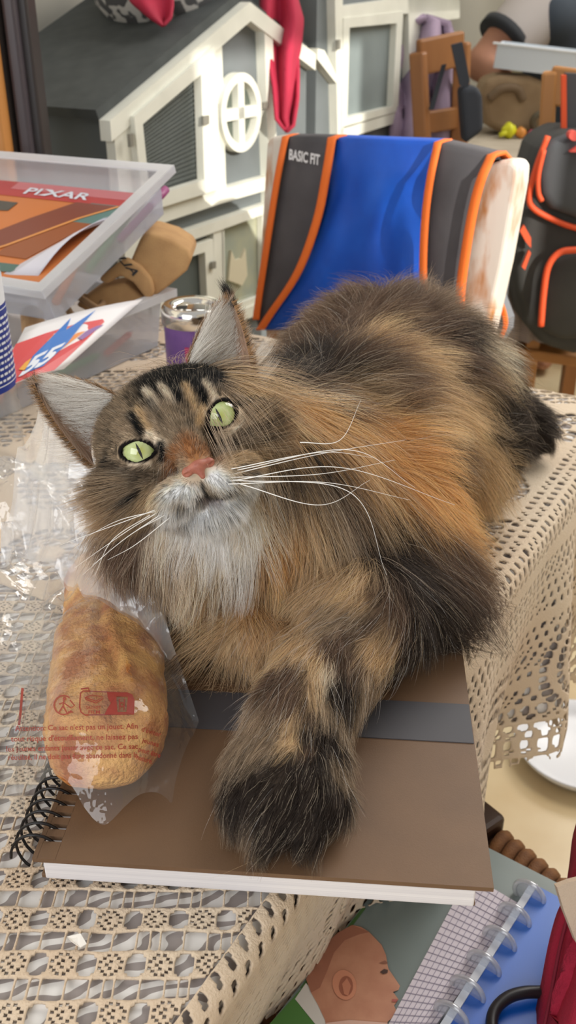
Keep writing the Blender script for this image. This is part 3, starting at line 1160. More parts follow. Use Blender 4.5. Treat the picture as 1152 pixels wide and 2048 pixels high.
arm_d = seg_dist(bv, [W(0.050, 0.475, 0.05), W(0.046, 0.462, NBT + 0.03), W(0.006, 0.384, NBT + 0.026), W(0, 0.33, NBT + 0.015)])
arm_w = np.clip((bv[:, 1] * -1 + 0.475) / 0.03, 0, 1) * (np.clip(1.3 - arm_d / 0.045, 0, 1) > 0)
paw_w = np.clip((0.372 - bv[:, 1]) / 0.02, 0, 1)
hind_w = np.clip((bv[:, 0] - 0.165) / 0.02, 0, 1)
chest_w = np.clip((0.535 - bv[:, 1]) / 0.05, 0, 1) * (1 - arm_w) * np.clip((bv[:, 2] - T - 0.045) / 0.03, 0, 1)
Lb = 0.036 + 0.010 * chest_w
lft_w = np.clip((-0.055 - bv[:, 0]) / 0.03, 0, 1)
Lb = Lb * (1 - 0.4 * lft_w)
Lb = Lb * (1 - arm_w) + 0.017 * arm_w
Lb = Lb * (1 - paw_w) + 0.014 * paw_w
Lb = Lb * (1 - hind_w) + 0.018 * hind_w
low_w = np.clip((T + 0.05 - bv[:, 2]) / 0.04, 0, 1)
Lb = Lb * (1 - 0.45 * low_w * (1 - arm_w))
chn = hw((0, -4.8, 2.2))
near_chin = np.clip(1.25 - np.linalg.norm(bv - chn, axis=1) / 0.062, 0, 1)
Lb = Lb * (1 - 0.6 * near_chin)
# comb: along the spine to the rump, down the flanks; down the chest; along the arm to the paw
fl_dir = SPN * 0.55 + SIDE[None, :] * 0.25 * np.sign(np.sum((bv - W(0.03, 0.6, 0)) * SIDE, 1))[:, None] + np.array((0, 0, -0.55))
ch_dir = np.array((0.10, -0.05, -1.0)) + (bv - W(-0.02, 0.5, 0.12)) * (3.0, 0, 0)
arm_dir = unit((-0.04, -0.10, -0.03))
hind_dir = unit((0.06, -0.03, -0.03))
comb_b = fl_dir * (1 - chest_w)[:, None] + ch_dir * chest_w[:, None]
comb_b = comb_b * (1 - arm_w)[:, None] + arm_dir * arm_w[:, None]
comb_b = comb_b * (1 - hind_w)[:, None] + hind_dir * hind_w[:, None]
comb_b += 0.9 * np.stack([vnoise(bv, 28, 61) - 0.5, vnoise(bv, 28, 62) - 0.5, vnoise(bv, 28, 63) - 0.5], 1)
den = np.ones(len(bv)) + 1.2 * arm_w + 1.2 * hind_w + 0.5 * chest_w
den *= np.where(bv[:, 2] < T + 0.010, 0.15, 1.0)
# thin the coat where nobody can look: under the head and behind
NB = 135000
fi, fb = sample(bv, btri, NB, den[btri].mean(1))
ip = lambda A: np.einsum('nk,nk...->n...', fb, A[btri[fi]])
root, nrm = ip(bv), ip(bn)
nrm /= np.linalg.norm(nrm, axis=1, keepdims=True)
root_b = root
L = ip(Lb) * (0.55 + 0.65 * RNG.random(NB))
cmb_ = ip(comb_b); cmb_ = cmb_ - nrm * np.sum(cmb_ * nrm, 1, keepdims=True); cmb_ /= np.maximum(np.linalg.norm(cmb_, axis=1, keepdims=True), 1e-9)
col = body_color(root + (nrm * 0.35 + cmb_ * 0.8 + np.array((0, 0, -0.08))) * L[:, None] * 0.62)
shade = np.where(RNG.random((NB, 1)) < 0.2, 0.5, 0.8 + 0.45 * RNG.random((NB, 1)))
pale = RNG.random((NB, 1)) < 0.07
col = np.clip(col * shade * 1.15, 0, 1)
col = np.where(pale, col * 0.35 + CRM * 0.6, col)
tip = np.clip(col * 1.22 + 0.01, 0, 1)
lift = np.clip(0.42 - 0.22 * ip(near_chin) + 0.10 * RNG.normal(0, 1, NB) + 0.0 * L, 0.1, 0.9)
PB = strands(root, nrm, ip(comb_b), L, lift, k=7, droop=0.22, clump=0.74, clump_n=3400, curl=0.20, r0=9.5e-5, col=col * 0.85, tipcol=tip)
# keep strands off the table
lowz = T + 0.0075
on_book = (np.abs((PB[0] - nbp(NW / 2, NL / 2)) @ nx) < NW / 2 + 0.004) & (np.abs((PB[0] - nbp(NW / 2, NL / 2)) @ ny) < NL / 2 + 0.003)
flo = np.where(on_book, NZ + NT + 0.0012, lowz)
over = (PB[0] - tab(0, -0.004)) @ (-E2) > 0
PB[0][..., 2] = np.where(over & ~on_book, PB[0][..., 2], np.maximum(PB[0][..., 2], flo))
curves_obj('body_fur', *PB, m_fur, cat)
# long pale guard hairs standing out of the coat
NG = 1100
fi, fb = sample(bv, btri, NG, (0.25 + 2.5 * arm_w * (1 - paw_w) + 0.8 * chest_w)[btri].mean(1) * (bv[btri].mean(1)[:, 2] > T + 0.03))
root, nrm = ip(bv), ip(bn)
nrm /= np.linalg.norm(nrm, axis=1, keepdims=True)
L = (0.022 + 0.014 * RNG.random(NG)) * (0.6 + 10 * ip(Lb))
cg = np.where(RNG.random((NG, 1)) < 0.7, WHT * 0.9, TAN)
PG = strands(root, nrm, ip(comb_b), L, np.full(NG, 0.5), k=7, droop=0.2, clump=0, curl=0.14, r0=6e-5, col=cg)
PG[0][..., 2] = np.maximum(PG[0][..., 2], NZ + NT + 0.002)
curves_obj('guard_hairs', *PG, m_fur, cat)

# head fur
hn = vnormals(hvw, htri)
if np.mean(np.sum(hn * (hvw - hvw.mean(0)), 1)) < 0:
    hn = -hn
NH = 85000
z = hv[:, 2]
wd = np.clip((hv[:, 2] + 5.0) / 2.0, 0.05, 1)
# no fur on the eyeballs' rims, the nose leather or inside the mouth crease
eyed = np.full(len(hv), 9.0)
for s in (-1, 1):
    ex, ey, ez = eye_frame(s)
    dd = hv - np.array((s * EYES[1][0], 0, EZ))
    eyed = np.minimum(eyed, np.where(hv[:, 2] > 0.5, np.hypot((dd @ ex) / 0.92, (dd @ ey) / (0.66 if s > 0 else 0.57)), 9))
wd = wd * np.clip((eyed - 1.20) / 0.1, 0, 1)
nosed = np.hypot(hv[:, 0] / 0.85, (hv[:, 1] + 2.2) / 0.55)
wd = wd * np.where((nosed < 1) & (z > 3), 0.0, 1.0)
fi, fb = sample(hvw, htri, NH, wd[htri].mean(1))
ip = lambda A: np.einsum('nk,nk...->n...', fb, A[htri[fi]])
root, nrm, loc = ip(hvw), ip(hn), ip(hv)
nrm /= np.linalg.norm(nrm, axis=1, keepdims=True)
away = loc - np.array((0, -2.0, 4.6))
away[:, 2] *= 1.0
jaw = np.clip((-2.4 - loc[:, 1]) / 1.5, 0, 1)[:, None]
away = away * (1 - 0.3 * jaw) + np.array((0, -1.5, -0.5)) * jaw
cw_ = away @ HR
L = np.full(NH, 0.0040)
edge = np.clip((np.hypot(loc[:, 0], loc[:, 1] * 0.9) - 2.6) / 2.2, 0, 1)
L += 0.0060 * edge
cheek = np.clip((np.abs(loc[:, 0]) - 3.2) / 1.0, 0, 1) * np.clip((0.3 - loc[:, 1]) / 1.2, 0, 1)
L += 0.016 * cheek
chin = np.clip((-4.4 - loc[:, 1]) / 0.8, 0, 1) * np.clip((2.4 - loc[:, 2]) / 1.5, 0, 1)
L += 0.010 * chin
nearn = np.clip(1 - np.linalg.norm(loc - np.array((0, -2.1, 3.9)), axis=1) / 2.2, 0, 1)
L *= 1 - 0.62 * nearn
L *= np.clip(0.45 + 0.35 * (ip(np.minimum(eyed, 3)) - 1), 0.45, 1)
L *= 0.7 + 0.6 * RNG.random(NH)
cl_ = away / np.maximum(np.linalg.norm(away, axis=1, keepdims=True), 1e-9)
col = head_color(loc + cl_ * (L * 100 * 0.55)[:, None] * (1, 1, 0))
ago = RNG.random((NH, 1))
col = np.clip(col * (0.72 + 0.56 * RNG.random((NH, 1))), 0, 1)
col = np.where((ago < 0.08), col * 0.35 + CRM * 0.55, np.where(ago > 0.84, col * 0.45, col))
tip = np.clip(col * 1.35, 0, 1)
lift = np.clip(0.30 + 0.08 * RNG.normal(0, 1, NH), 0.06, 0.8)
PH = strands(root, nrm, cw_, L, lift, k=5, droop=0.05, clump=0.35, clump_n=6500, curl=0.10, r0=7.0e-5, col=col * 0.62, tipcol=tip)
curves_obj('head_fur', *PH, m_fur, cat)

# ears: short fringe on rims and backs, long pale hairs inside, dark tufts at the tips
PP = []
for s in (-1, 1):
    v, f, N = ears[s]
    vw = hw(v)
    n_, m_ = 14, 18
    inner, outer, tip_ = np.array((s * 2.15, 3.10, -0.55)), np.array((s * 4.65, 0.55, -1.4)), np.array((s * 5.75, 5.75, -0.75))
    axis = unit(tip_ - (inner + outer) / 2)
    tri = tris_of(f)
    nn = vnormals(vw, tri)
    cen = vw.mean(0)
    sgn = np.sign(np.mean(np.sum(nn[N:] * (HR.T @ unit((s * 0.45, 0.25, -0.86))), 1)))
    nn = nn * sgn
    # backs and rims
    k = 3600
    fi, fb = sample(vw, tri, k)
    tr = tri[fi]
    rt = np.einsum('nk,nkd->nd', fb, vw[tr]); nr = np.einsum('nk,nkd->nd', fb, nn[tr])
    nr /= np.maximum(np.linalg.norm(nr, axis=1, keepdims=True), 1e-9)
    back = (tr >= N).all(1)
    cb2 = np.where(back[:, None], linv((118, 88, 60)), linv((196, 172, 150))) * (0.7 + 0.6 * RNG.random((k, 1)))
    L = np.where(back, 0.007, 0.006) * (0.6 + 0.7 * RNG.random(k))
    PP.append(strands(rt, nr, np.tile(axis @ HR, (k, 1)), L, np.full(k, 0.3), k=5, clump=0, curl=0.1, r0=6e-5, col=np.clip(cb2, 0, 1)))
    # rim fringe
    k = 2600
    t = RNG.random(k) ** 1.2
    sd = np.where(RNG.random(k) < 0.5, 0, n_)
    ii = np.minimum((t * m_).astype(int), m_ - 1)
    fr = (t * m_ - ii)[:, None]
    rt = vw[ii * (n_ + 1) + sd] * (1 - fr) + vw[(ii + 1) * (n_ + 1) + sd] * fr
    outd = ((v[ii * (n_ + 1) + sd] - v[ii * (n_ + 1) + n_ // 2]))
    outd /= np.maximum(np.linalg.norm(outd, axis=1, keepdims=True), 1e-9)
    cbr = np.where((RNG.random((k, 1)) < 0.3), DARK, linv((190, 152, 110))) * (0.7 + 0.6 * RNG.random((k, 1)))
    PP.append(strands(rt, (outd @ HR), np.tile(axis @ HR, (k, 1)), 0.0035 * (0.5 + RNG.random(k)), np.full(k, 0.45), k=5, clump=0, curl=0.12, r0=6e-5, col=np.clip(cbr, 0, 1)))
    # long pale hairs from the inner side, sweeping across and out
    k = 4600
    u = RNG.random(k) ** 1.1
    t = RNG.random(k) * 0.72
    jj = np.clip((u * n_ * 0.8).astype(int), 0, n_)
    ii = np.minimum((t * m_).astype(int), m_ - 1)
    rt = vw[ii * (n_ + 1) + jj] + RNG.normal(0, 0.0007, (k, 3))
    across = unit(outer - inner)
    fwd = np.array((0, 0, 1.0))
    cmb = across * 0.45 + axis * (0.65 + 0.5 * t[:, None]) + fwd * 0.25 + RNG.normal(0, 0.12, (k, 3))
    nr = np.tile(unit(fwd * 0.9 + across * 0.2) @ HR, (k, 1))
    cw2 = np.where(RNG.random((k, 1)) < 0.90, linv((250, 246, 240)), linv((150, 128, 110))) * (0.8 + 0.3 * RNG.random((k, 1)))
    L = (0.013 + 0.009 * RNG.random(k)) * (1 - 0.45 * t) * (0.55 + 0.45 * (1 - u))
    PP.append(strands(rt, nr, cmb @ HR, L, np.full(k, 0.32), k=5, clump=0.6, clump_n=260, curl=0.1, r0=7.5e-5, col=np.clip(cw2, 0, 1)))
    # feathery wisps leaving the outer rim
    k = 420 if s > 0 else 160
    t = 0.05 + RNG.random(k) * 0.45
    ii = (t * m_).astype(int)
    rt = vw[ii * (n_ + 1) + n_]
    cmb = across * 1.0 + axis * 0.35 + RNG.normal(0, 0.16, (k, 3))
    PP.append(strands(rt, np.tile(across @ HR, (k, 1)), cmb @ HR, 0.009 + 0.012 * RNG.random(k), np.full(k, 0.6), k=5, clump=0.5, clump_n=40, curl=0.08, r0=5.5e-5,
                      col=np.tile(linv((240, 234, 226)), (k, 1))))
    # tip tuft
    k = 300 if s > 0 else 90
    rt = vw[(m_ - 1) * (n_ + 1) + RNG.integers(3, n_ - 2, k)] + RNG.normal(0, 0.0009, (k, 3))
    upw = (axis @ HR) * 0.8 + np.array((0, 0.1, 0.5)) if s > 0 else axis @ HR
    PP.append(strands(rt, np.tile(unit(upw), (k, 1)), np.tile(HR[0] * 0.4 * s + HR[1], (k, 1)), (0.016 if s > 0 else 0.007) * (0.5 + 0.7 * RNG.random(k)), np.full(k, 0.93), k=5, clump=0.4, clump_n=30, curl=0.10,
                      r0=6.5e-5, col=np.tile(BLK, (k, 1))))
PE = [np.concatenate([a[i] for a in PP]) for i in range(3)]
curves_obj('ear_fur', *PE, m_fur, cat)

# ---- eyes
def eye_mat():
    m = bpy.data.materials.new('green_cat_iris')
    m.use_nodes = True
    nt = m.node_tree
    b = nt.nodes['Principled BSDF']
    b.inputs['Roughness'].default_value = 0.12
    b.inputs['Coat Weight'].default_value = 1.0
    b.inputs['Coat Roughness'].default_value = 0.02
    tc = nt.nodes.new('ShaderNodeTexCoord')
    sp = nt.nodes.new('ShaderNodeSeparateXYZ')
    nt.links.new(tc.outputs['Object'], sp.inputs[0])

    def math_(op, a, b_=None):
        n = nt.nodes.new('ShaderNodeMath')
        n.operation = op
        for i, x in enumerate((a, b_)):
            if x is None:
                continue
            if isinstance(x, (int, float)):
                n.inputs[i].default_value = x
            else:
                nt.links.new(x, n.inputs[i])
        return n.outputs[0]
    x2 = math_('POWER', math_('DIVIDE', sp.outputs[0], 0.0088), 2.0)
    y2 = math_('POWER', math_('DIVIDE', sp.outputs[1], 0.0088), 2.0)
    r = math_('SQRT', math_('ADD', x2, y2))
    ns = nt.nodes.new('ShaderNodeTexNoise')
    ns.inputs['Scale'].default_value = 420
    nt.links.new(tc.outputs['Object'], ns.inputs['Vector'])
    rj = math_('ADD', r, math_('MULTIPLY', math_('SUBTRACT', ns.outputs['Fac'], 0.5), 0.25))
    ra = nt.nodes.new('ShaderNodeValToRGB')
    e = ra.color_ramp.elements
    e[0].position = 0.10; e[0].color = lin((172, 178, 92))
    e[1].position = 0.55; e[1].color = lin((192, 204, 146))
    for p_, c_ in ((0.85, (150, 164, 96)), (0.97, (44, 40, 22)), (1.0, (18, 14, 12))):
        q = e.new(p_); q.color = lin(c_)
    nt.links.new(rj, ra.inputs[0])
    # slit pupil: narrow lens in x, tall in y
    w = math_('MULTIPLY', math_('SUBTRACT', 1.0, math_('POWER', math_('DIVIDE', sp.outputs[1], 0.0047), 2.0)), 0.00072)
    sl = math_('LESS_THAN', math_('ABSOLUTE', sp.outputs[0]), w)
    mx = nt.nodes.new('ShaderNodeMix')
    mx.data_type = 'RGBA'
    nt.links.new(sl, mx.inputs[0])
    nt.links.new(ra.outputs[0], mx.inputs[6])
    mx.inputs[7].default_value = lin((8, 8, 8))
    nt.links.new(mx.outputs[2], b.inputs['Base Color'])
    return m


m_eye = eye_mat()
me_eye = None
for s in (-1, 1):
    if me_eye is None:
        v, f = lathe([(ER * 0.01 * math.sin(a), ER * 0.01 * math.cos(a)) for a in np.linspace(0.0001, math.pi - 0.0001, 25)], (0, 0, 0), 32)
        me_eye = bpy.data.meshes.new('eye')
        me_eye.from_pydata(v.tolist(), [], [list(q) for q in f])
        me_eye.polygons.foreach_set('use_smooth', [True] * len(me_eye.polygons))
        me_eye.materials.append(m_eye)
    o = bpy.data.objects.new('eye', me_eye)
    COL.objects.link(o)
    o.parent = cat
    o['label'] = 'green eye with a narrow slit pupil'
    c = hw((s * EYES[1][0], 0.0, EZ))
    ez = unit(CAM - c)
    ey = HR[1] - ez * np.dot(HR[1], ez)
    ey = unit(ey); ex = np.cross(ey, ez)
    mt = Matrix([[ex[i], ey[i], ez[i], 0] for i in range(3)] + [[0, 0, 0, 1]])
    o.rotation_euler = mt.to_euler()
    o.location = c - wloc(cat)

# ---- nose leather
def nose_sdf(p):
    d = s_ell(p, (0, -2.02, 3.78), (0.72, 0.32, 0.50))
    d = smin(d, s_cap(p, (0, -2.05, 4.04), (0, -2.62, 4.06), 0.30, 0.13), 0.22)
    for s in (-1, 1):
        d = smin(d, s_ell(p, (s * 0.60, -2.10, 3.78), (0.28, 0.25, 0.34)), 0.12)
        d = smax(d, -s_cap(p, (s * 0.36, -2.30, 4.28), (s * 0.76, -2.22, 3.98), 0.13, 0.10), 0.06)
    d = smax(d, -s_cap(p, (0, -2.2, 4.40), (0, -2.9, 4.28), 0.05, 0.05), 0.05)
    return d


nv, nf = polygonise(nose_sdf, (-1.2, -3.1, 2.9), (1.2, -1.4, 4.7), 0.05)
tag(obj('nose', (hw(nv), nf), M('pink_nose_leather', (176, 108, 88), 0.45, (160, 94, 78), 300, bump=0.2, bscale=2500), cat, smooth=True), 'brick pink nose')

# ---- whiskers
WH = [  # from muzzle, through, to tip (photograph), depth offsets from the face
    ((462, 938), (640, 905), (745, 915), 0.0), ((458, 950), (640, 908), (810, 880), 0.01), ((455, 955), (640, 948), (790, 920), 0.005),
    ((460, 962), (680, 935), (910, 1010), 0.0), ((456, 968), (650, 965), (820, 1000), 0.0), ((466, 960), (700, 985), (773, 1150), -0.005),
    ((480, 968), (640, 1010), (740, 960), 0.0), ((475, 940), (700, 900), (830, 975), 0.01), ((600, 885), (680, 880), (722, 800), 0.01),
    ((310, 1020), (230, 1050), (120, 1090), 0.0), ((315, 1025), (250, 1065), (150, 1135), 0.0), ((320, 1030), (240, 1085), (165, 1150), 0.0),
    ((330, 1030), (260, 1070), (185, 1130), -0.005), ((340, 1035), (270, 1090), (215, 1120), 0.0), ((300, 1030), (225, 1080), (190, 1150), -0.01), ((325, 1020), (240, 1040), (170, 1075), 0.01)]
PW = []
for a, b, c, o_ in WH:
    d0 = EYE_D - 0.012
    pts = catmull([at_D(*a, d0 + 0.0), at_D(*b, d0 - 0.004 + o_), at_D(*c, d0 + 0.012 + o_)], 7)
    PW.append(pts)
PW = np.array(PW)
kk = PW.shape[1]
RW = np.tile(0.00026 * (1 - 0.8 * np.linspace(0, 1, kk))[None], (len(PW), 1))
m_whisk = M('white_whisker', (248, 246, 242), 0.4)
wo = curves_obj('whiskers', PW, RW, np.ones((len(PW), kk, 3)) * 0.95, m_whisk, cat)
del wo['kind']
# dark claws just showing
for p, q in ((at_z(676, 1598, T + NBT + 0.010), at_z(702, 1606, T + NBT + 0.004)), (at_z(1078, 838, T + 0.022), at_z(1104, 840, T + 0.016))):
    obj('claw', tube(catmull([p, (p + q) / 2 + (0, 0, 0.002), q], 4), np.linspace(0.0022, 0.0003, 9), 8), M('dark_claw', (40, 34, 32), 0.35), cat, smooth=True)

# ================================================================== bread in its bag
BZ = NZ + NT
br0, br1 = at_z(216, 1622, BZ), at_z(216, 1622, BZ) + np.array((-0.030, 0.205, 0))
bdir = unit(br1 - br0)
bsd = np.array((bdir[1], -bdir[0], 0))
BL = np.linalg.norm(br1 - br0)


def bread_half(u):
    e = np.clip(np.minimum(u, 1 - u) / 0.20, 0, 1)
    r = np.sqrt(1 - (1 - e) ** 2.3)
    dip = 1 - 0.17 * np.exp(-((u - 0.62) / 0.045) ** 2) - 0.10 * np.clip((u - 0.62) / 0.1, 0, 1)
    return r * dip


def bread_surf(u, an):
    w = 0.0315 * bread_half(u)
    h = 0.027 * bread_half(u)
    c, s = np.cos(an), np.sin(an)
    pw = 0.86
    x = np.sign(c) * np.abs(c) ** pw * w
    z = np.sign(s) * np.abs(s) ** pw * h
    z = np.where(z < 0, z * 0.72, z)
    # the baker's slash: a lip along the top with a groove beside it
    g = np.exp(-((x - 0.003 - 0.006 * np.sin(u * 9)) / 0.0022) ** 2) * (s > 0) * np.clip((u - 0.16) / 0.1, 0, 1) * np.clip((0.95 - u) / 0.1, 0, 1)
    lip = np.exp(-((x - 0.0085 - 0.006 * np.sin(u * 9)) / 0.004) ** 2) * (s > 0) * np.clip((u - 0.12) / 0.1, 0, 1)
    z = z - 0.0045 * g + 0.0030 * lip
    return x, z


nu, na_ = 90, 72
UU, AA = np.meshgrid(np.linspace(0.0, 1.0, nu + 1), np.linspace(0, 2 * math.pi, na_, endpoint=False), indexing='ij')
xx, zz = bread_surf(UU, AA)
bp_ = br0 + bdir * (UU * BL)[..., None] + bsd * xx[..., None] + UP * (zz + 0.0195)[..., None]
pn = bp_.reshape(-1, 3)
bump_ = (vnoise(pn, 130, 71) - 0.5) * 0.0030 + (vnoise(pn, 420, 72) - 0.5) * 0.0014
cenl = (br0 + bdir * (UU * BL)[..., None] + UP * 0.0195).reshape(-1, 3)
rd = pn - cenl
pn = pn + rd / np.maximum(np.linalg.norm(rd, axis=1, keepdims=True), 1e-6) * bump_[:, None]
pn[:, 2] = np.maximum(pn[:, 2], BZ + 0.0009)
bfc = [(i * na_ + j, (i + 1) * na_ + j, (i + 1) * na_ + (j + 1) % na_, i * na_ + (j + 1) % na_) for i in range(nu) for j in range(na_)]
m_bread = M('golden_crust', (170, 96, 40), 0.55, (232, 176, 100), 55, bump=1.0, bscale=520, ramp=(0.36, 0.64))
bread = obj('bread_roll', (pn, bfc), m_bread, smooth=True)
tag(bread, 'golden crusty bread roll in a clear printed bag beside the cat', 'bread')


def bread_top(P):
    """height of the crust above the sketchbook at world points, -1 where there is no bread"""
    q = P - br0
    u = (q @ bdir) / BL
    x = q @ bsd
    hh = bread_half(np.clip(u, 0, 1))
    k = 1 - np.clip(np.abs(x) / np.maximum(0.0325 * hh, 1e-4), 0, 1) ** 2.2
    return np.where((u > 0) & (u < 1), 0.0195 + 0.029 * hh * k ** 0.46 * 1.0, -1.0) * (k > 0) + np.where(k > 0, 0, -1.0)


bag = thing('bread_bag', br0 * (1, 1, 0) + (0, 0, BZ), 'clear plastic bread bag with red French recycling print', 'plastic bag')
cA, cB = at_z(-45, 1645, T + 0.012), at_z(344, 1606, BZ + 0.003)
cC, cD = at_z(330, 1150, T + 0.085), at_z(95, 838, T + 0.145)
cL, cR = at_z(-15, 1240, T + 0.025), at_z(398, 1440, BZ + 0.010)


def bag_base(s, t):
    near = cA * (1 - s) + cB * s + np.array((0, -0.017, 0)) * math.exp(-((s - 0.68) / 0.16) ** 2)
    far = cD * (1 - s) + cC * s
    p = near * (1 - t) + far * t
    lft = (cL - (cA + cD) / 2) * 4 * t * (1 - t) * (1 - s) ** 1.5
    rgt = (cR - (cB * 0.62 + cC * 0.38)) * np.clip(1 - np.abs(t - 0.38) / 0.38, 0, 1) * s ** 2.2
    return p + lft + rgt


nS, nT = 110, 130
P = np.array([bag_base(i / nS, j / nT) for i in range(nS + 1) for j in range(nT + 1)])
SS = np.repeat(np.arange(nS + 1) / nS, nT + 1)
TT = np.tile(np.arange(nT + 1) / nT, nS + 1)


def ridged(P, sc, seed):
    return 1 - np.abs(2 * vnoise(P, sc, seed) - 1)


q = np.stack([P[:, 0], P[:, 1], P[:, 2] * 0.3], 1)
cr = (ridged(q * (1, 0.55, 1), 26, 81) - 0.6) * 0.020 + (ridged(q, 62, 82) - 0.6) * 0.008 + (ridged(q, 130, 83) - 0.6) * 0.0012
top = BZ + bread_top(P)
hasb = top > BZ
inb = np.clip((top - P[:, 2]) / 0.012 + 0.2, 0, 1) * hasb
edge_q = np.minimum(1, np.minimum(TT / 0.06, (1 - SS) / 0.05 + 0.3))
P[:, 2] += cr * (1 - 0.80 * inb) * np.clip(edge_q, 0.15, 1) * (1 + 1.2 * (TT > 0.55))
# drape over the loaf: a soft tent around it
tent = np.full(len(P), -1.0)
for k in range(24):
    off = np.array((math.cos(k * 0.2618), math.sin(k * 0.2618), 0))
    for rr_ in (0.005, 0.010, 0.016):
        tent = np.maximum(tent, BZ + bread_top(P + off * rr_) - rr_ * 1.6)
tz = np.maximum(top, tent) + 0.0016
P[:, 2] = np.where(tz > BZ - 0.05, np.maximum(P[:, 2], tz), P[:, 2])
onb = (np.abs((P - nbp(NW / 2, NL / 2)) @ nx) < NW / 2 + 0.013) & (np.abs((P - nbp(NW / 2, NL / 2)) @ ny) < NL / 2)
P[:, 2] = np.maximum(P[:, 2], np.where(onb, BZ + 0.0035, T + 0.0085))
Fq = [(i * (nT + 1) + j, (i + 1) * (nT + 1) + j, (i + 1) * (nT + 1) + j + 1, i * (nT + 1) + j + 1) for i in range(nS) for j in range(nT)]
m_film = film('clear_bag_film', gloss=0.05, rough=0.045, haze=0.065, fres=0.8, bump=0.8, bscale=45)
Fnear = [f_ for f_ in Fq if TT[f_[0]] < 0.64]
Ffar = [f_ for f_ in Fq if TT[f_[0]] >= 0.64]
obj('film', (P, Fnear), m_film, bag, smooth=True)
m_milk = film('gathered_bag_film', gloss=0.07, rough=0.06, haze=0.30, bump=0.6, bscale=40)
obj('gathered_film', (P, Ffar), m_milk, bag, smooth=True)
P2 = P + UP * (0.010 + 0.018 * (ridged(P * (1, 0.6, 1), 34, 87) - 0.4))[:, None] * np.clip((TT - 0.6) * 4, 0, 1)[:, None]
obj('gathered_film', (P2, [f_ for f_ in Ffar if SS[f_[0]] < 0.8]), m_milk, bag, smooth=True)
bag_bvh = BVHTree.FromPolygons(P.tolist(), [tuple(f) for f in Fq])


def on_bag(v2, mat, name, lab=None):
    """flat print laid onto the film: v2 = ((n,2) picture positions, faces)"""
    v, f = v2
    out = []
    for x, y in v[:, :2]:
        h = bag_bvh.ray_cast(Vector(CAM), Vector(unit(ray(x, y))))[0]
        h = np.array(h) if h is not None else at_z(x, y, BZ + 0.006)
        out.append(h - unit(h - CAM) * 0.0006)
    o = obj(name, (np.array(out), f), mat, bag)
    return tag(o, lab)


def line_px(s, x0, x1, y, size=15.5, rot=0.0):
    v, f = text_vf(s, 1.0, 0.012, 2)
    w = v[:, 0].max()
    X = v[:, 0] / w * (x1 - x0)
    Y = -v[:, 1] * size
    c, sn = math.cos(rot), math.sin(rot)
    return np.stack([x0 + X * c - Y * sn, y + X * sn + Y * c], 1), f


def ribbon_px(pts, w, closed=False):
    pts = np.asarray(pts, float)
    if closed:
        pts = np.concatenate([pts, pts[:1]])
    tg = np.gradient(pts, axis=0)
    tg /= np.maximum(np.linalg.norm(tg, axis=1, keepdims=True), 1e-9)
    n = np.stack([-tg[:, 1], tg[:, 0]], 1) * w / 2
    v = np.concatenate([pts + n, pts - n])
    m = len(pts)
    return v, [(i, i + 1, m + i + 1, m + i) for i in range(m - 1)]


def join2(*ps):
    V, Fc, n = [], [], 0
    for v, f in ps:
        V.append(v[:, :2]); Fc += [[i + n for i in q] for q in f]; n += len(v)
    return np.concatenate(V), Fc


m_print = M('red_bag_ink', (150, 52, 40), 0.5)
on_bag(join2(line_px("Attention: Ce sac n'est pas un jouet. Afin", 30, 276, 1462, rot=-0.02), line_px("tout risque d'\u00e9touffement, ne laissez pas", 22, 276, 1483, rot=-0.02),
             line_px("les jeunes enfants jouer avec ce sac. Ce sac", 12, 276, 1503, rot=-0.02), line_px("r\u00e9utilis\u00e9, il ne doit pas \u00eatre abandonn\u00e9 dans la", 16, 276, 1520, rot=-0.02),
             line_px("d'\u00e9viter", 282, 322, 1462, 14, 0.3), line_px("jeunes", 284, 318, 1484, 14, 0.3), line_px("peut \u00eatre", 276, 322, 1502, 14, 0.3), line_px("nature.", 272, 306, 1518, 14, 0.3)),
       m_print, 'warning_text', 'small red warning text in French')
arc = lambda cx, cy, r, a0, a1, n=18: [(cx + r * math.cos(a), cy + r * math.sin(a)) for a in np.linspace(a0, a1, n)]
tri_man = [ribbon_px(arc(127, 1410, 19, 0.6, 5.4), 2.6), ribbon_px([(128, 1400), (126, 1412), (117, 1426)], 2.6), ribbon_px([(126, 1412), (134, 1426)], 2.6), ribbon_px([(118, 1408), (127, 1405), (142, 1416)], 2.4),
           ribbon_px(arc(129, 1397, 2.0, 0, 6.28, 10), 3.0), ribbon_px([(140, 1400), (149, 1411), (143, 1415)], 2.6), ribbon_px([(136, 1424), (146, 1424)], 2.6)]
rb = [(172, 1382), (255, 1386), (264, 1390), (268, 1400), (268, 1428), (170, 1430), (162, 1424), (159, 1414), (161, 1386), (166, 1382)]
boxl = [ribbon_px(rb, 2.6, True), ribbon_px([(162, 1378), (177, 1376), (178, 1383)], 3), ribbon_px([(170, 1395), (184, 1390), (206, 1394), (192, 1402), (170, 1395)], 1.8), ribbon_px([(170, 1395), (172, 1399), (192, 1406), (206, 1397)], 1.8),
        line_px('SACHET', 172, 202, 1418, 9), line_px('FILM', 176, 200, 1427, 9)]
dv = np.array([(214, 1384), (240, 1385), (255, 1386), (264, 1390), (268, 1400), (268, 1428), (240, 1429), (209, 1429), (216, 1415), (222, 1406), (216, 1396)], float)
hole_b = np.array([(232, 1392), (256, 1393), (253, 1424), (235, 1424)], float)
binv = np.concatenate([dv, hole_b])
binf = [(0, 1, 11, 10), (10, 11, 9), (1, 2, 12, 11), (2, 3, 4, 12), (4, 5, 13, 12), (5, 6, 14, 13), (6, 7, 14), (7, 8, 14), (8, 9, 11, 14)]
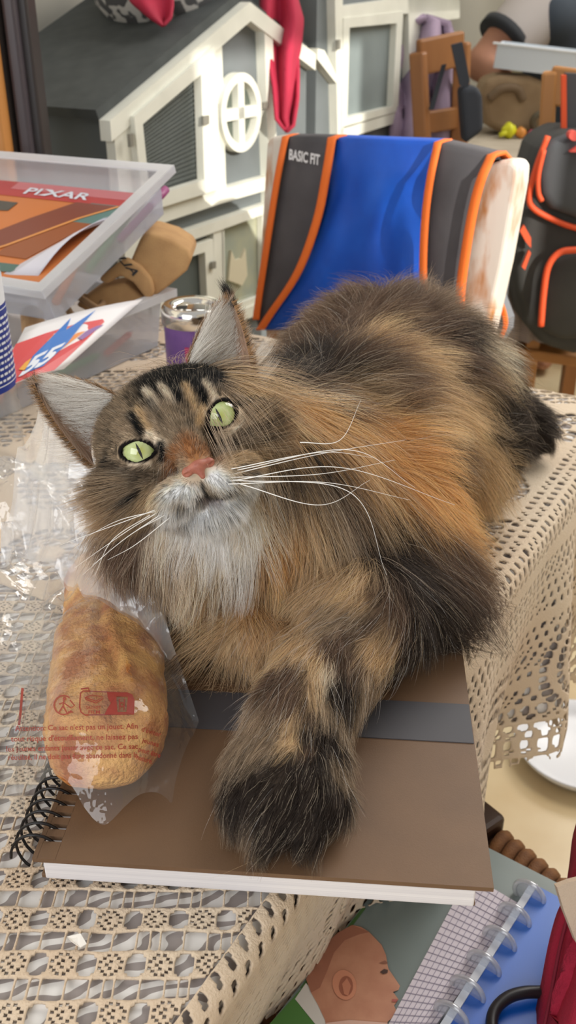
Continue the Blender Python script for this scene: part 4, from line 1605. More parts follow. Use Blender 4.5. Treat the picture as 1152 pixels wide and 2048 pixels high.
boxr = [(binv, binf), ribbon_px([(229, 1391), (258, 1392)], 3), ribbon_px([(239, 1398), (240, 1420)], 2), ribbon_px([(249, 1398), (248, 1420)], 2), ribbon_px(arc(244, 1409, 4, 0, 6.28, 12), 2)]
on_bag(join2(*tri_man, *boxl, *boxr), m_print, 'recycling_symbols', 'red sorting symbols')
on_bag(ribbon_px([(45, 1376), (43, 1400), (41, 1425), (38, 1450)], 5), m_print, 'print_mark', 'red print stroke')

# ================================================================== water bottle
bc = np.array((-0.279, 0.775, T + 0.0045))
bot = thing('water_bottle', bc, 'clear plastic water bottle with a blue label behind the cat ear', 'bottle')
R_ = 0.0425
prof = [(0.0001, 0.004), (0.02, 0.002), (0.034, 0.0), (0.040, 0.004)]
for i in range(13):
    z_ = 0.010 + i * 0.005
    prof.append((R_ - 0.0012 * (i % 2), z_))
prof += [(R_ - 0.001, 0.078), (R_ - 0.001, 0.172), (R_, 0.178), (0.040, 0.192), (0.033, 0.212), (0.024, 0.230), (0.0155, 0.245), (0.0138, 0.252), (0.0138, 0.262)]
v, f = lathe(prof, bc, 48)
rel = v - bc
ang = np.arctan2(rel[:, 1], rel[:, 0])
lowk = np.clip((0.075 - rel[:, 2]) / 0.05, 0, 1) * np.clip(rel[:, 2] / 0.01, 0, 1)
v[:, :2] += rel[:, :2] * ((vnoise(rel, 55, 91) - 0.5) * 0.22 * lowk)[:, None]
m_pet = film('clear_bottle_plastic', gloss=0.06, rough=0.03, haze=0.05, bump=0.25, bscale=90)
obj('bottle_body', (v, f), m_pet, bot, smooth=True)
obj('cap', lathe([(0.0001, 0.278), (0.0145, 0.278), (0.0155, 0.276), (0.0155, 0.259), (0.0145, 0.258)], bc, 32), M('white_cap', (235, 238, 242), 0.4), bot, smooth=True)
lr = R_ + 0.0002
m_lab = M('blue_bottle_label', (26, 52, 140), 0.4)
lb = obj('label', lathe([(lr, 0.078), (lr, 0.150)], bc, 48), m_lab, bot, smooth=True)
obj('label_top', lathe([(lr, 0.150), (lr, 0.172)], bc, 48), M('white_bottle_label', (232, 236, 242), 0.4), bot, smooth=True)


def on_cyl(u, h, r=lr + 0.0003):
    return bc + np.array((r * math.cos(u), r * math.sin(u), h))


st = []
random.seed(3)
for row in range(11):
    h = 0.139 - row * 0.0052
    u = -1.55
    while u < 0.30:
        w = random.choice((0.05, 0.08, 0.11, 0.15))
        e = min(u + w, 0.30)
        n = max(2, int((e - u) / 0.04))
        for i in range(n):
            a, b = u + (e - u) * i / n, u + (e - u) * (i + 1) / n
            st.append((np.array([on_cyl(a, h), on_cyl(b, h), on_cyl(b, h + 0.0021), on_cyl(a, h + 0.0021)]), [(0, 1, 2, 3)]))
        u = e + 0.035
for h in (0.1462, 0.0835):
    for i in range(44):
        a, b = -1.55 + i * 0.042, -1.55 + (i + 1) * 0.042
        st.append((np.array([on_cyl(a, h), on_cyl(b, h), on_cyl(b, h + 0.0009), on_cyl(a, h + 0.0009)]), [(0, 1, 2, 3)]))
obj('label_print', joinvf(*st), M('white_ink', (225, 230, 240), 0.5), lb)

# ================================================================== crumpled clear wrap
def crumple(name, c, ax_, ay_, rx, ry, h, seed, label, n=54, haze=0.08):
    P = []
    for i in range(n + 1):
        for j in range(n + 1):
            u, v_ = i / n * 2 - 1, j / n * 2 - 1
            P.append((u, v_, 0))
    P = np.array(P)
    r = np.maximum(np.abs(P[:, 0]), np.abs(P[:, 1]))
    ring = 1 + 0.22 * (vnoise(P + 5, 2.2, seed + 3) - 0.5) * 2
    q = P * (rx, ry, 1) * ring[:, None]
    hh = (ridged(P + 3, 2.1, seed) * 0.75 + ridged(P + 9, 5.0, seed + 1) * 0.35 + ridged(P, 11, seed + 2) * 0.12 - 0.25) * h * (1 - r ** 3 * 0.9)
    pos = np.asarray(c) + q[:, :1] * np.asarray(ax_) + q[:, 1:2] * np.asarray(ay_) + np.maximum(hh, 0.002)[:, None] * UP
    Fq = [(i * (n + 1) + j, (i + 1) * (n + 1) + j, (i + 1) * (n + 1) + j + 1, i * (n + 1) + j + 1) for i in range(n) for j in range(n)]
    o = obj(name, (pos, Fq), film('clear_crackle_film', gloss=0.09, rough=0.05, haze=haze + 0.06, bump=0.4, bscale=70), smooth=True)
    return tag(o, label, 'plastic wrap')


crumple('plastic_wrap', at_z(20, 1235, T + 0.0065), (1, 0, 0), (0, 1, 0), 0.075, 0.075, 0.030, 7, 'crumpled clear plastic wrap on the lace left of the bread')
crumple('plastic_wrap', at_z(38, 1010, T + 0.0065), (1, 0, 0), (0, 1, 0), 0.055, 0.055, 0.040, 17, 'crumpled clear plastic wrap at the foot of the water bottle')

# ================================================================== storage boxes
m_frost = film('frosted_box_plastic', tint=(244, 246, 250), gloss=0.05, rough=0.28, haze=0.25)


def tray(name, O, ex, ey, ez, L, Wd, H, label, flange=0.013):
    """open box; O = bottom corner, ex/ey along its sides, ez up"""
    t = thing(name, O, label, 'storage box')
    th = 0.0022
    tp = 0.006

    def p(x, y, z):
        k = z / H
        return O + ex * (x + (tp * k * (1 if x > L / 2 else -1))) + ey * (y + tp * k * (1 if y > Wd / 2 else -1)) + ez * z
    sides = {'side_wall': ((0, 0), (L, 0)), 'end_wall': ((L, 0), (L, Wd)), 'side_wall.': ((L, Wd), (0, Wd)), 'end_wall.': ((0, Wd), (0, 0))}
    for nm, ((x0, y0), (x1, y1)) in sides.items():
        inn = unit(ex * (L / 2 - (x0 + x1) / 2) + ey * (Wd / 2 - (y0 + y1) / 2))
        obj(nm.strip('.'), prism([p(x0, y0, 0), p(x1, y1, 0), p(x1, y1, H), p(x0, y0, H)], inn * th), m_frost, t)
    obj('bottom', prism([p(0, 0, 0), p(L, 0, 0), p(L, Wd, 0), p(0, Wd, 0)], ez * th), m_frost, t)
    a = [p(-flange, -flange, H), p(L + flange, -flange, H), p(L + flange, Wd + flange, H), p(-flange, Wd + flange, H)]
    b = [p(0, 0, H), p(L, 0, H), p(L, Wd, H), p(0, Wd, H)]
    rim = joinvf(*[prism([a[i], a[(i + 1) % 4], b[(i + 1) % 4], b[i]], ez * 0.0022) for i in range(4)], *[prism([a[i], a[(i + 1) % 4], a[(i + 1) % 4] - ez * 0.007, a[i] - ez * 0.007], (ex * 0 + unit(b[i] - a[i])) * 0.0016) for i in range(4)])
    obj('rim', rim, film('frosted_rim_plastic', tint=(235, 238, 242), gloss=0.05, rough=0.22, haze=0.66), t)
    return t, p


lo_c = at_z(316, 692, T + 0.0055)
LL, LW, LH = 0.27, 0.30, 0.066
lo_O = lo_c - E1 * LL
lbox, lp = tray('storage_box', lo_O, E1, E2, UP, LL, LW, LH, 'lower frosted plastic box with craft things, under the tilted box')
R1, R2 = at_z(335, 338, T + 0.206), at_z(82, 578, T + 0.124)
ux = unit(R1 - R2)
uy = unit(E2 - ux * np.dot(E2, ux))
uz = unit(np.cross(ux, uy))
uz = uz if uz[2] > 0 else -uz
UL, UW, UH = np.linalg.norm(R1 - R2) - 0.026, 0.30, 0.050
up_O = R2 + ux * 0.013 + uy * 0.013 - uz * UH
ubox, upp = tray('storage_box', up_O, ux, uy, uz, UL, UW, UH, 'upper frosted plastic box holding magazines, resting tilted on the lower box')

# crayons and pens showing dimly through the plastic
cray = ((206, 66, 52), (226, 120, 60), (60, 120, 170), (70, 140, 90), (220, 180, 70), (150, 70, 120), (200, 60, 60))
cnames = ('red', 'orange', 'blue', 'green', 'yellow', 'purple', 'crimson')
for i in range(7):
    bx0 = lp(0.03 + 0.028 * i, 0.020 + 0.011 * (i % 3), 0.008)
    d_ = unit(E1 * (0.6 + 0.1 * (i % 2)) + E2 * (0.5 - 0.15 * (i % 4)))
    o = obj('crayon', tube([bx0, bx0 + d_ * 0.07, bx0 + d_ * 0.072, bx0 + d_ * 0.082], [0.0042, 0.0042, 0.0036, 0.0008], 10), M('crayon_' + cnames[i], cray[i], 0.6), smooth=True)
    tag(o, '%s crayon seen through the side of the lower plastic box' % cnames[i], 'crayon', 'crayons in the lower box')
for i in range(3):
    bx0 = upp(0.02 + 0.06 * i, 0.012, 0.009)
    d_ = unit(ux * 0.9 + uy * (0.3 - 0.12 * i))
    o = obj('felt_pen', tube([bx0, bx0 + d_ * 0.09, bx0 + d_ * 0.092, bx0 + d_ * 0.11], [0.0045, 0.0045, 0.0052, 0.005], 10), M('pen_' + cnames[(i * 2 + 1) % 7], cray[(i * 2 + 1) % 7], 0.5), smooth=True)
    tag(o, '%s felt pen lying along the side of the upper plastic box' % cnames[(i * 2 + 1) % 7], 'pen', 'pens in the upper box')

# ---- magazines in the upper box
mg = thing('magazine', upp(UL / 2, UW / 2, 0.028), 'children magazine with red and orange cover lying open-edged in the upper plastic box', 'magazine')


def mgp(x, y, z=0.0):
    """cover coordinates: x from the left edge (cm-like 0..1), y from the bottom (0..1)"""
    return upp(0.012 + y * (UL - 0.020), UW - 0.020 - x * (UW - 0.042), 0.026 + z + 0.006 * (1 - y))


obj('page_block', joinvf(prism([mgp(0, 0, -0.012), mgp(1, 0, -0.012), mgp(1, 1, -0.012), mgp(0, 1, -0.012)], uz * 0.011)), m_pages, mg)
cov = obj('cover', prism([mgp(0, 0, -0.0008), mgp(0.985, 0, -0.0008), mgp(0.985, 1, -0.0008), mgp(0, 1, -0.0008)], uz * 0.0008), M('magazine_orange', (206, 122, 66), 0.35), mg)


def flat(name, poly, col, z=0.0004, par=cov, fn=mgp, rough=0.35):
    return obj(name, prism([fn(x, y, z) for x, y in poly], np.array((0, 0, 0.00015))), M('ink_%d_%d_%d' % col, col, rough), par)


flat('red_heading', [(0, 0.83), (0.985, 0.83), (0.985, 1), (0, 1)], (186, 62, 60), 0.0004)
flat('pale_heading', [(0.3, 0.91), (0.985, 0.91), (0.985, 1), (0.3, 1)], (206, 118, 122), 0.0007)
flat('teal_patch', [(0.70, 0.62), (0.985, 0.62), (0.985, 0.84), (0.80, 0.84)], (92, 128, 124), 0.0007)
flat('brown_patch', [(0.62, 0.24), (0.80, 0.24), (0.92, 0.62), (0.70, 0.64)], (150, 84, 50), 0.0007)
flat('dark_trunk', [(0.30, 0.02), (0.44, 0.02), (0.62, 0.34), (0.82, 0.66), (0.95, 0.83), (0.72, 0.83), (0.58, 0.60)], (128, 66, 52), 0.0010)
flat('trunk_edge', [(0.44, 0.06), (0.47, 0.06), (0.64, 0.34), (0.84, 0.66), (0.97, 0.83), (0.95, 0.83), (0.82, 0.66), (0.62, 0.34)], (222, 150, 84), 0.0013)
flat('teal_strip', [(0.46, 0.06), (0.80, 0.10), (0.84, 0.18), (0.52, 0.16)], (78, 110, 104), 0.0009)
flat('red_foot', [(0.0, 0.0), (0.985, 0.0), (0.985, 0.05), (0.0, 0.05)], (158, 52, 46), 0.0008)
flat('dark_band', [(0.1, 0.62), (0.44, 0.66), (0.44, 0.76), (0.1, 0.76)], (80, 76, 70), 0.0006)
tv, tf = text_vf('PIXAR', 1.0, 0.02)
tv = tv / tv[:, 0].max()
obj('heading_text', (np.array([mgp(0.40 + x * 0.36, 0.865 + y * 0.30, 0.0013) for x, y, _ in tv]), tf), M('white_ink', (238, 236, 236), 0.5), cov)
# the pages fan out at the curling corner
for i in range(6):
    def pf(s_, t_, i=i):
        return mgp(0.80 + 0.17 * t_ + 0.012 * i, 0.08 + 0.70 * t_ + 0.03 * s_, 0.0) + uz * (0.004 + 0.0022 * i) * math.sin(math.pi * min(1, t_ * 1.1)) * (0.4 + 0.6 * s_) - uy * (0.020 + 0.004 * i) * (s_ - 0.4) * (1 - t_) * 0.9
    o = obj('curled_page', grid(pf, 6, 10), M('page_white_lilac', (222, 220, 232), 0.7), mg, smooth=True)
    mod(o, 'SOLIDIFY', thickness=0.0004)
# second stack beneath
st2 = obj('paper_stack', prism([upp(0.012, 0.03, 0.006), upp(UL - 0.012, 0.03, 0.006), upp(UL - 0.012, UW - 0.02, 0.006), upp(0.012, UW - 0.02, 0.006)], uz * 0.0065), m_pages)
tag(st2, 'stack of white paper under the magazine in the upper box', 'paper')

# ---- flyer leaning on the lower box
fy = thing('flyer', lp(LL / 2, LW / 2, LH), 'white flyer with red panel and blue burst leaning in the lower box', 'flyer')
fTL, fTR, fBR, fBL = at_z(50, 655, T + 0.100), at_z(286, 598, T + 0.0745), at_z(128, 738, T + 0.070), at_z(-20, 790, T + 0.086)


def fyp(x, y, z=0.0):
    p = (fTL * (1 - x) + fTR * x) * y + (fBL * (1 - x) + fBR * x) * (1 - y)
    return p + UP * (0.006 * x * (1 - x) * 2 + z)


def fgrid(x0, x1, y0, y1, z, n=8):
    return grid(lambda s_, t_: fyp(x0 + (x1 - x0) * s_, y0 + (y1 - y0) * t_, z), n, n)


o = obj('sheet', fgrid(0, 1, 0, 1, 0), M('flyer_white', (236, 234, 236), 0.5), fy, smooth=True)
mod(o, 'SOLIDIFY', thickness=0.0006)


def fpoly(name, poly, col, z):
    v = np.array([fyp(x, y, z) for x, y in poly])
    obj(name, (v, [tuple(range(len(poly)))]), M('ink_%d_%d_%d' % col, col, 0.4), o)


fpoly('red_panel', [(0.0, 0.72), (0.25, 0.73), (0.5, 0.74), (0.78, 0.72), (0.84, 0.66), (0.86, 0.4), (0.86, 0.0), (0.5, 0.0), (0, 0)], (214, 66, 70), 0.0008)
for i, (x, y, c) in enumerate(((0.40, 0.60, (232, 150, 56)), (0.62, 0.45, (232, 140, 60)), (0.30, 0.25, (236, 170, 60)), (0.78, 0.5, (126, 76, 150)))):
    fpoly('splash', [(x - 0.07, y - 0.05), (x + 0.02, y - 0.10), (x + 0.10, y + 0.10), (x + 0.02, y + 0.10), (x - 0.05, y + 0.04)], c, 0.0012)
fpoly('blue_burst', [(0.30, 0.35), (0.36, 0.62), (0.40, 0.88), (0.46, 0.66), (0.60, 0.92), (0.60, 0.66), (0.64, 0.40), (0.60, 0.10), (0.36, 0.08)], (38, 112, 196), 0.0016)
tv, tf = text_vf('55', 1.0, 0.04)
tv = tv / tv[:, 0].max()
obj('burst_number', (np.array([fyp(0.32 + x * 0.30, 0.05 + y * 0.36 + 0.1 * x, 0.0020) for x, y, _ in tv]), tf), M('white_ink', (238, 236, 236), 0.5), o)

# ---- tan canvas pouch between the boxes
pc = at_D(320, 540, 1.16)
po = thing('canvas_pouch', lp(LL - 0.03, 0.03, LH), 'tan canvas pouch with black lettering wedged between the two boxes', 'pouch')
m_can = M('tan_canvas', (188, 148, 100), 0.9, (172, 132, 88), 40, bump=0.4, bscale=900)


def slab(name, pts, D, th, mat, par, bev=0.004):
    P = [at_D(x, y, D) for x, y in pts]
    o = obj(name, prism(P, np.array((0, th, 0.0))), mat, par)
    b_ = mod(o, 'BEVEL', width=bev, segments=3)
    b_.limit_method = 'ANGLE'
    o.data.polygons.foreach_set('use_smooth', [True] * len(o.data.polygons))
    return o


slab('body', [(258, 530), (282, 474), (300, 466), (346, 480), (378, 500), (384, 516), (374, 542), (335, 575), (300, 600), (282, 588)], 1.10, 0.075, m_can, po, 0.010)
slab('strap', [(196, 560), (232, 530), (252, 516), (282, 534), (304, 560), (310, 588), (296, 602), (286, 592), (266, 566), (240, 552), (214, 570)], 1.092, 0.012, m_can, po)
slab('lower_flap', [(150, 612), (205, 572), (250, 566), (290, 600), (282, 608), (200, 636)], 1.098, 0.03, m_can, po)
tv, tf = text_vf('ALI', 1.0, 0.02)
tv = tv / tv[:, 0].max()
cth, sth = math.cos(math.radians(228)), math.sin(math.radians(228))
pts = np.array([at_D(266 + (x * 54) * cth * 0.9 + (y * 44) * 0.75, 552 + (x * 54) * sth * 0.9 + (y * 44) * -0.1 * 1.0, 1.0905) for x, y, _ in tv])
obj('lettering', (pts, tf), M('black_ink', (30, 28, 28), 0.6), po)
# coiled ribbon and a wooden reel in the lower box
o = obj('ribbon_reel', tube([lp(0.13, 0.06, 0.045), lp(0.16, 0.10, 0.05)], 0.013, 20), M('beech_wood', (196, 156, 112), 0.6, (180, 140, 98), 60), smooth=False)
tag(o, 'short pale wooden reel lying in the lower box behind the flyer', 'reel')
cl = catmull([lp(0.17, 0.05, 0.056), lp(0.20, 0.09, 0.066), lp(0.22, 0.05, 0.060), lp(0.19, 0.03, 0.062), lp(0.20, 0.07, 0.070), lp(0.235, 0.10, 0.062)], 8)
o = obj('cotton_tape', tube(cl, 0.0042, 8), M('tan_tape', (150, 118, 84), 0.9), smooth=True)
tag(o, 'tangled tan cotton tape in the lower box beside the pouch', 'tape')

# ================================================================== tin
tc_ = np.array((-0.102, 1.0, T + 0.0055))
tin = thing('ashtray_tin', tc_, 'purple tin with a polished chrome lid between the boxes and the cat', 'tin')
m_pur = M('purple_tin_print', (104, 74, 140), 0.35, (128, 92, 160), 30, metal=0.2)
m_chr = M('chrome', (225, 222, 216), 0.12, metal=1.0)
obj('body', lathe([(0.0001, 0), (0.031, 0), (0.032, 0.002), (0.032, 0.066)], tc_, 48), m_pur, tin, smooth=True)
lid = obj('lid', lathe([(0.0322, 0.062), (0.0345, 0.063), (0.0347, 0.074), (0.0338, 0.080), (0.031, 0.083), (0.024, 0.0815), (0.0205, 0.079), (0.0195, 0.072), (0.0185, 0.062), (0.0001, 0.058)], tc_, 48), m_chr, tin, smooth=True)
obj('rest_plate', joinvf(box(tc_ + (0.006, 0.004, 0.0775), (0.026, 0.024, 0.0016), None, 0.0005), box(tc_ + (0.002, -0.012, 0.0785), (0.006, 0.012, 0.0016), None, 0.0005)), m_chr, lid)
obj('hole_shade', lathe([(0.0001, 0.0795), (0.0065, 0.0795)], tc_ + (-0.012, -0.003, 0), 24), M('painted_hole_shade', (18, 17, 16), 0.8), lid)  # flat black disc paints the shade inside the lid's hole
tv, tf = text_vf('US', 1.0, 0.05)
tv = tv / tv[:, 0].max()
obj('lettering', (np.array([tc_ + np.array((0.0324 * math.sin(-0.25 + x * 0.9), -0.0324 * math.cos(-0.25 + x * 0.9), 0.026 + y * 0.030)) for x, y, _ in tv]), tf), M('crimson_ink', (170, 44, 96), 0.4), tin)

# paper scrap on the lace
p = at_z(150, 1886, T + 0.006)
sc_ = [p + np.array(q) for q in ((-0.004, 0.003, 0), (0.002, 0.0035, 0.0015), (0.0055, -0.001, 0.0005), (0.003, -0.0025, 0), (-0.001, -0.0005, 0.001))]
tag(obj('paper_scrap', prism(sc_, (0, 0, 0.0005)), M('scrap_white', (238, 232, 224), 0.8)), 'tiny white paper scrap lying on the lace at the front', 'scrap')

# ================================================================== white chair at the far end, with the backpack on it
cR0, cL0 = at_z(1010, 325, 0.97), at_z(550, 272, 0.97)
cdir = unit((cL0 - cR0) * (1, 1, 0))
cn = np.array((-cdir[1], cdir[0], 0.0))
cn = cn if cn[1] < 0 else -cn                     # towards the camera


def cp(px, py, off=0.0):
    return on_plane(px, py, cR0 + cn * off, cn)


def traced(name, pts, fn, d, mat, par, bev=0.0, smooth=False):
    o = obj(name, prism([fn(*p) for p in pts], d), mat, par, smooth=smooth)
    if bev:
        b_ = mod(o, 'BEVEL', width=bev, segments=3)
        b_.limit_method = 'ANGLE'
    return o


m_wchair = M('white_rust_patches', (222, 214, 204), 0.4, (188, 128, 74), 26, ramp=(0.50, 0.64), bump=0.2, bscale=60, stretch=(1, 1, 0.35))  # white base with random rust-coloured patches
wc = thing('dining_chair', cR0 * (1, 1, 0) + cdir * 0.18, 'white chair with rust coloured patches carrying the blue backpack', 'chair')
bk = -cn * 0.034
for nm, pts in (('back_post', [(952, 352), (972, 330), (1000, 321), (1024, 321), (1036, 334), (1033, 368), (1004, 530), (966, 700), (902, 700)]),
                ('back_post', [(532, 285), (540, 274), (570, 270), (604, 286), (596, 330), (560, 560), (520, 640), (516, 560)])):
    traced(nm, pts, cp, bk, m_wchair, wc, 0.006)
for y0, y1 in (((284, 330), (312, 358)), ((470, 520), (520, 572))):
    traced('back_rail', [(575, y0[0]), (935, y0[1] - 6), (935, y1[1] - 6), (575, y1[0])], cp, -cn * 0.02, m_wchair, wc, 0.004)
rp, lp_ = cp(950, 690), cp(540, 640)
for p_ in (rp, lp_):
    q_ = p_ * (1, 1, 0) + (0, 0, 0)
    obj('leg', bar(p_ * (1, 1, 0) + (0, 0, p_[2] + 0.02) - cn * 0.017, q_ - cn * 0.017, 0.034, 0.034, (0, 1, 0), 0.004), m_wchair, wc)
    obj('leg', bar(q_ + cn * 0.22 + UP * 0.44, q_ + cn * 0.22, 0.034, 0.034, (0, 1, 0), 0.004), m_wchair, wc)
cc_ = (rp + lp_) / 2 * (1, 1, 0)
obj('seat', box(cc_ + cn * 0.11 + UP * 0.455, (np.linalg.norm((rp - lp_)[:2]) + 0.03, 0.28, 0.03), (cdir, cn, UP), 0.006), m_wchair, wc)

bpk = thing('backpack', cc_ + UP * 0.62 - cn * 0.11, 'blue and grey backpack with orange edging hung over the white chair', 'backpack')
m_gry = M('charcoal_strap_fabric', (84, 82, 86), 0.8, (70, 68, 72), 14, bump=0.3, bscale=1200)
m_org = M('orange_binding', (240, 116, 40), 0.7, bump=0.3, bscale=1400)
m_blu = M('royal_blue_nylon', (16, 92, 206), 0.5, (10, 72, 176), 10, bump=0.12, bscale=300)


def sheet(name, left, right, off, mat, par, fold=None, th=0.006, nu=24, nv=14, over=True):
    """cloth between two traced edges lying on the chair back, turned over its top rail"""
    Lc, Rc = catmull(left, 6), catmull(right, 6)
    k = nu
    Li = np.array([[np.interp(t_, np.linspace(0, 1, len(Lc)), Lc[:, a]) for a in (0, 1)] for t_ in np.linspace(0, 1, k + 1)])
    Ri = np.array([[np.interp(t_, np.linspace(0, 1, len(Rc)), Rc[:, a]) for a in (0, 1)] for t_ in np.linspace(0, 1, k + 1)])
    V = []
    rows = ([(-2, 0), (-1, 0)] if over else []) + [(0, i) for i in range(k + 1)]
    for kind, i in rows:
        for j in range(nv + 1):
            s_ = j / nv
            x, y = Li[i] * (1 - s_) + Ri[i] * s_
            t_ = i / k
            o_ = off * (0.35 + 0.65 * min(1, t_ * 6)) + (fold(s_, t_) if fold else 0.0)
            p = cp(x, y, o_)
            if kind < 0:
                p = p - cn * (0.022 if kind == -1 else 0.06) + UP * (0.002 if kind == -1 else -0.02)
            V.append(p)
    n = nv + 1
    Fc = [(r * n + j, r * n + j + 1, (r + 1) * n + j + 1, (r + 1) * n + j) for r in range(len(rows) - 1) for j in range(nv)]
    o = obj(name, (np.array(V), Fc), mat, par, smooth=True)
    mod(o, 'SOLIDIFY', thickness=th, offset=1.0)
    return o


eA = [(571, 273), (556, 350), (540, 450), (517, 601), (512, 640)]
eB = [(664, 275), (652, 350), (634, 440), (596, 544), (538, 632), (520, 660)]
eC = [(876, 284), (860, 360), (850, 440), (846, 540), (850, 610), (852, 660)]
eD = [(984, 309), (962, 360), (944, 430), (926, 540), (920, 600), (918, 672)]
shift = lambda e, d: [(x + d, y) for x, y in e]
blue = sheet('blue_panel', shift(eB, -6), shift(eC, 8), 0.010, m_blu, bpk,
             fold=lambda s_, t_: 0.0075 * math.sin(9 * s_ + 9.5 * t_ + 1.2 * math.sin(4 * t_)) * min(1, t_ * 2.2) + 0.004 * math.sin(21 * s_ - 6 * t_) * t_ + 0.012 * t_ * (1 - abs(2 * s_ - 1)), th=0.003, nu=44, nv=44)
sheet('shoulder_strap', eA, eB, 0.016, m_gry, bpk, fold=lambda s_, t_: 0.006 * math.sin(math.pi * s_), th=0.010)
sheet('shoulder_strap', eC, eD, 0.016, m_gry, bpk, fold=lambda s_, t_: 0.006 * math.sin(math.pi * s_), th=0.010)
for e, w in ((eA, 7), (eB, 9), (eC, 8), (eD, 10)):
    sheet('edging', shift(e, -w), shift(e, w), 0.0285, m_org, bpk, fold=lambda s_, t_: 0.003 * math.sin(math.pi * s_), th=0.004, nv=6)
tv, tf = text_vf('BASIC FIT', 1.0, 0.03)
tv = tv / tv[:, 0].max()
obj('lettering', (np.array([cp(577 + x * 62 + y * 8 * 9 * 0.1, 318 + x * 12 - y * 170 * 0.72, 0.0375) for x, y, _ in tv]), tf), M('silver_print', (224, 224, 228), 0.4), bpk)
# pack body behind the chair back and its lower corner showing past the post
obj('pack_body', box(cc_ - cn * 0.115 + UP * 0.75, (0.30, 0.13, 0.40), (cdir, cn, UP), 0.045), m_gry, bpk, smooth=True)
traced('side_pocket', [(976, 580), (990, 586), (1010, 640), (1008, 664), (992, 690), (955, 700)], lambda x, y: cp(x, y, -0.04), -cn * 0.03, M('grey_mesh_pocket', (112, 114, 120), 0.8), bpk, 0.006)
sheet('edging', [(982, 572), (1000, 620), (1006, 650), (996, 676)], [(990, 572), (1009, 618), (1014, 650), (1003, 680)], -0.036, m_org, bpk, th=0.003, nv=4, over=False)

# ================================================================== rabbit hutch along the left wall
def hpn(px, py, off=0.0):
    return on_plane(px, py, H0 + HN * off, HN)


m_white = M('white_hutch_paint', (226, 226, 214), 0.55, (214, 214, 202), 12)
m_grey = M('slate_hutch_paint', (112, 118, 120), 0.65, (104, 110, 112), 10)
m_roof = M('bitumen_roof', (62, 66, 66), 0.8, (72, 76, 76), 30, bump=0.3, bscale=600)
m_wire = M('dark_wire_mesh', (92, 100, 98), 0.7, (78, 86, 84), 90)
hut = thing('rabbit_hutch', H0 * (1, 1, 0) + E2 * 0.25, 'grey and white wooden rabbit hutch with gabled roof and round window', 'rabbit hutch')
eL, rG = hpn(198, 240), hpn(480, 4)
sE, sR = np.dot(eL - H0, E1), np.dot(rG - H0, E1)
zE, zR = eL[2], rG[2]
sE2 = 2 * sR - sE
gp = lambda s_, z_, off=0.0: H0 + E1 * s_ + UP * z_ + HN * off
DEP = 0.33
n1 = unit(np.cross(gp(sR, zR) - gp(sE, zE), E2)); n1 = n1 if n1[2] > 0 else -n1
n2 = unit(np.cross(gp(sE2, zE) - gp(sR, zR), E2)); n2 = n2 if n2[2] > 0 else -n2
S_END = np.dot(hpn(612, 200) - H0, E1)            # the hutch stops at the mirror edge
zS = zR + (zE - zR) * (S_END - sR) / (sE2 - sR)
obj('roof_slope', prism([gp(sE, zE), gp(sR, zR), gp(sR, zR) + E2 * DEP, gp(sE, zE) + E2 * DEP], n1 * 0.016), m_roof, hut)
obj('roof_slope', prism([gp(S_END, zS), gp(sR, zR), gp(sR, zR) + E2 * DEP, gp(S_END, zS) + E2 * DEP], n2 * 0.016), m_roof, hut)
for a_, b_ in (((sE, zE), (sR, zR)), ((sR, zR), (S_END, zS))):
    obj('barge_board', prism([gp(*a_, 0.0), gp(*b_, 0.0), gp(b_[0], b_[1] - 0.030), gp(a_[0], a_[1] - 0.030)], HN * 0.022), m_white, hut)
inE = sE + 0.035
zin = lambda s_: (zE + (zR - zE) * (s_ - sE) / (sR - sE) if s_ < sR else zR + (zE - zR) * (s_ - sR) / (sE2 - sR)) - 0.006
obj('front_panel', prism([gp(inE, 0.06), gp(S_END, 0.06), gp(S_END, zin(S_END)), gp(sR, zin(sR)), gp(inE, zin(inE))], E2 * 0.012), m_grey, hut)
obj('side_panel', prism([gp(inE, 0.06), gp(inE, zin(inE)), gp(inE, zin(inE)) + E2 * (DEP - 0.04), gp(inE, 0.06) + E2 * (DEP - 0.04)], E1 * 0.012), M('slate_side_dark', (84, 90, 92), 0.65), hut)  # side panel in a darker slate than the front
obj('back_panel', prism([gp(inE, 0.06) + E2 * (DEP - 0.04), gp(S_END, 0.06) + E2 * (DEP - 0.04), gp(S_END, zin(S_END)) + E2 * (DEP - 0.04), gp(sR, zin(sR)) + E2 * (DEP - 0.04), gp(inE, zin(inE)) + E2 * (DEP - 0.04)], E2 * 0.01), m_grey, hut)
obj('floor_board', box(gp((inE + S_END) / 2, 0.05) + E2 * (DEP / 2 - 0.02), (S_END - inE, DEP - 0.04, 0.02), axs), m_white, hut)


def hbar(name, pts, th=0.018, off=0.0, mat=None, par=None, bev=0.0):
    return traced(name, pts, lambda x, y: hpn(x, y, off), HN * th, mat or m_white, par or hut, bev)


sl = np.dot(hpn(213, 300) - H0, E1)
hbar('corner_post', [(210, 262), (252, 228), (272, 420), (285, 700), (255, 720), (224, 420)], 0.018)
hbar('post', [(416, 76), (430, 64), (440, 372), (427, 376)], 0.014)
hbar('post', [(510, 50), (527, 60), (540, 385), (536, 600), (524, 600), (522, 380)], 0.020)
hbar('rail', [(272, 420), (428, 376), (540, 345), (540, 372), (428, 404), (272, 455)], 0.020)
hbar('rail', [(272, 488), (535, 400), (535, 418), (272, 512)], 0.020)
hbar('post', [(412, 446), (432, 440), (436, 620), (418, 626)], 0.016)
hbar('rail', [(285, 690), (535, 590), (535, 612), (285, 715)], 0.020)


def frame(name, outer, inner, th, off, par, mat=None):
    n = len(outer)
    return obj(name, joinvf(*[prism([hpn(*outer[i], off), hpn(*outer[(i + 1) % n], off), hpn(*inner[(i + 1) % n], off), hpn(*inner[i], off)], HN * th) for i in range(n)]), mat or m_white, par)


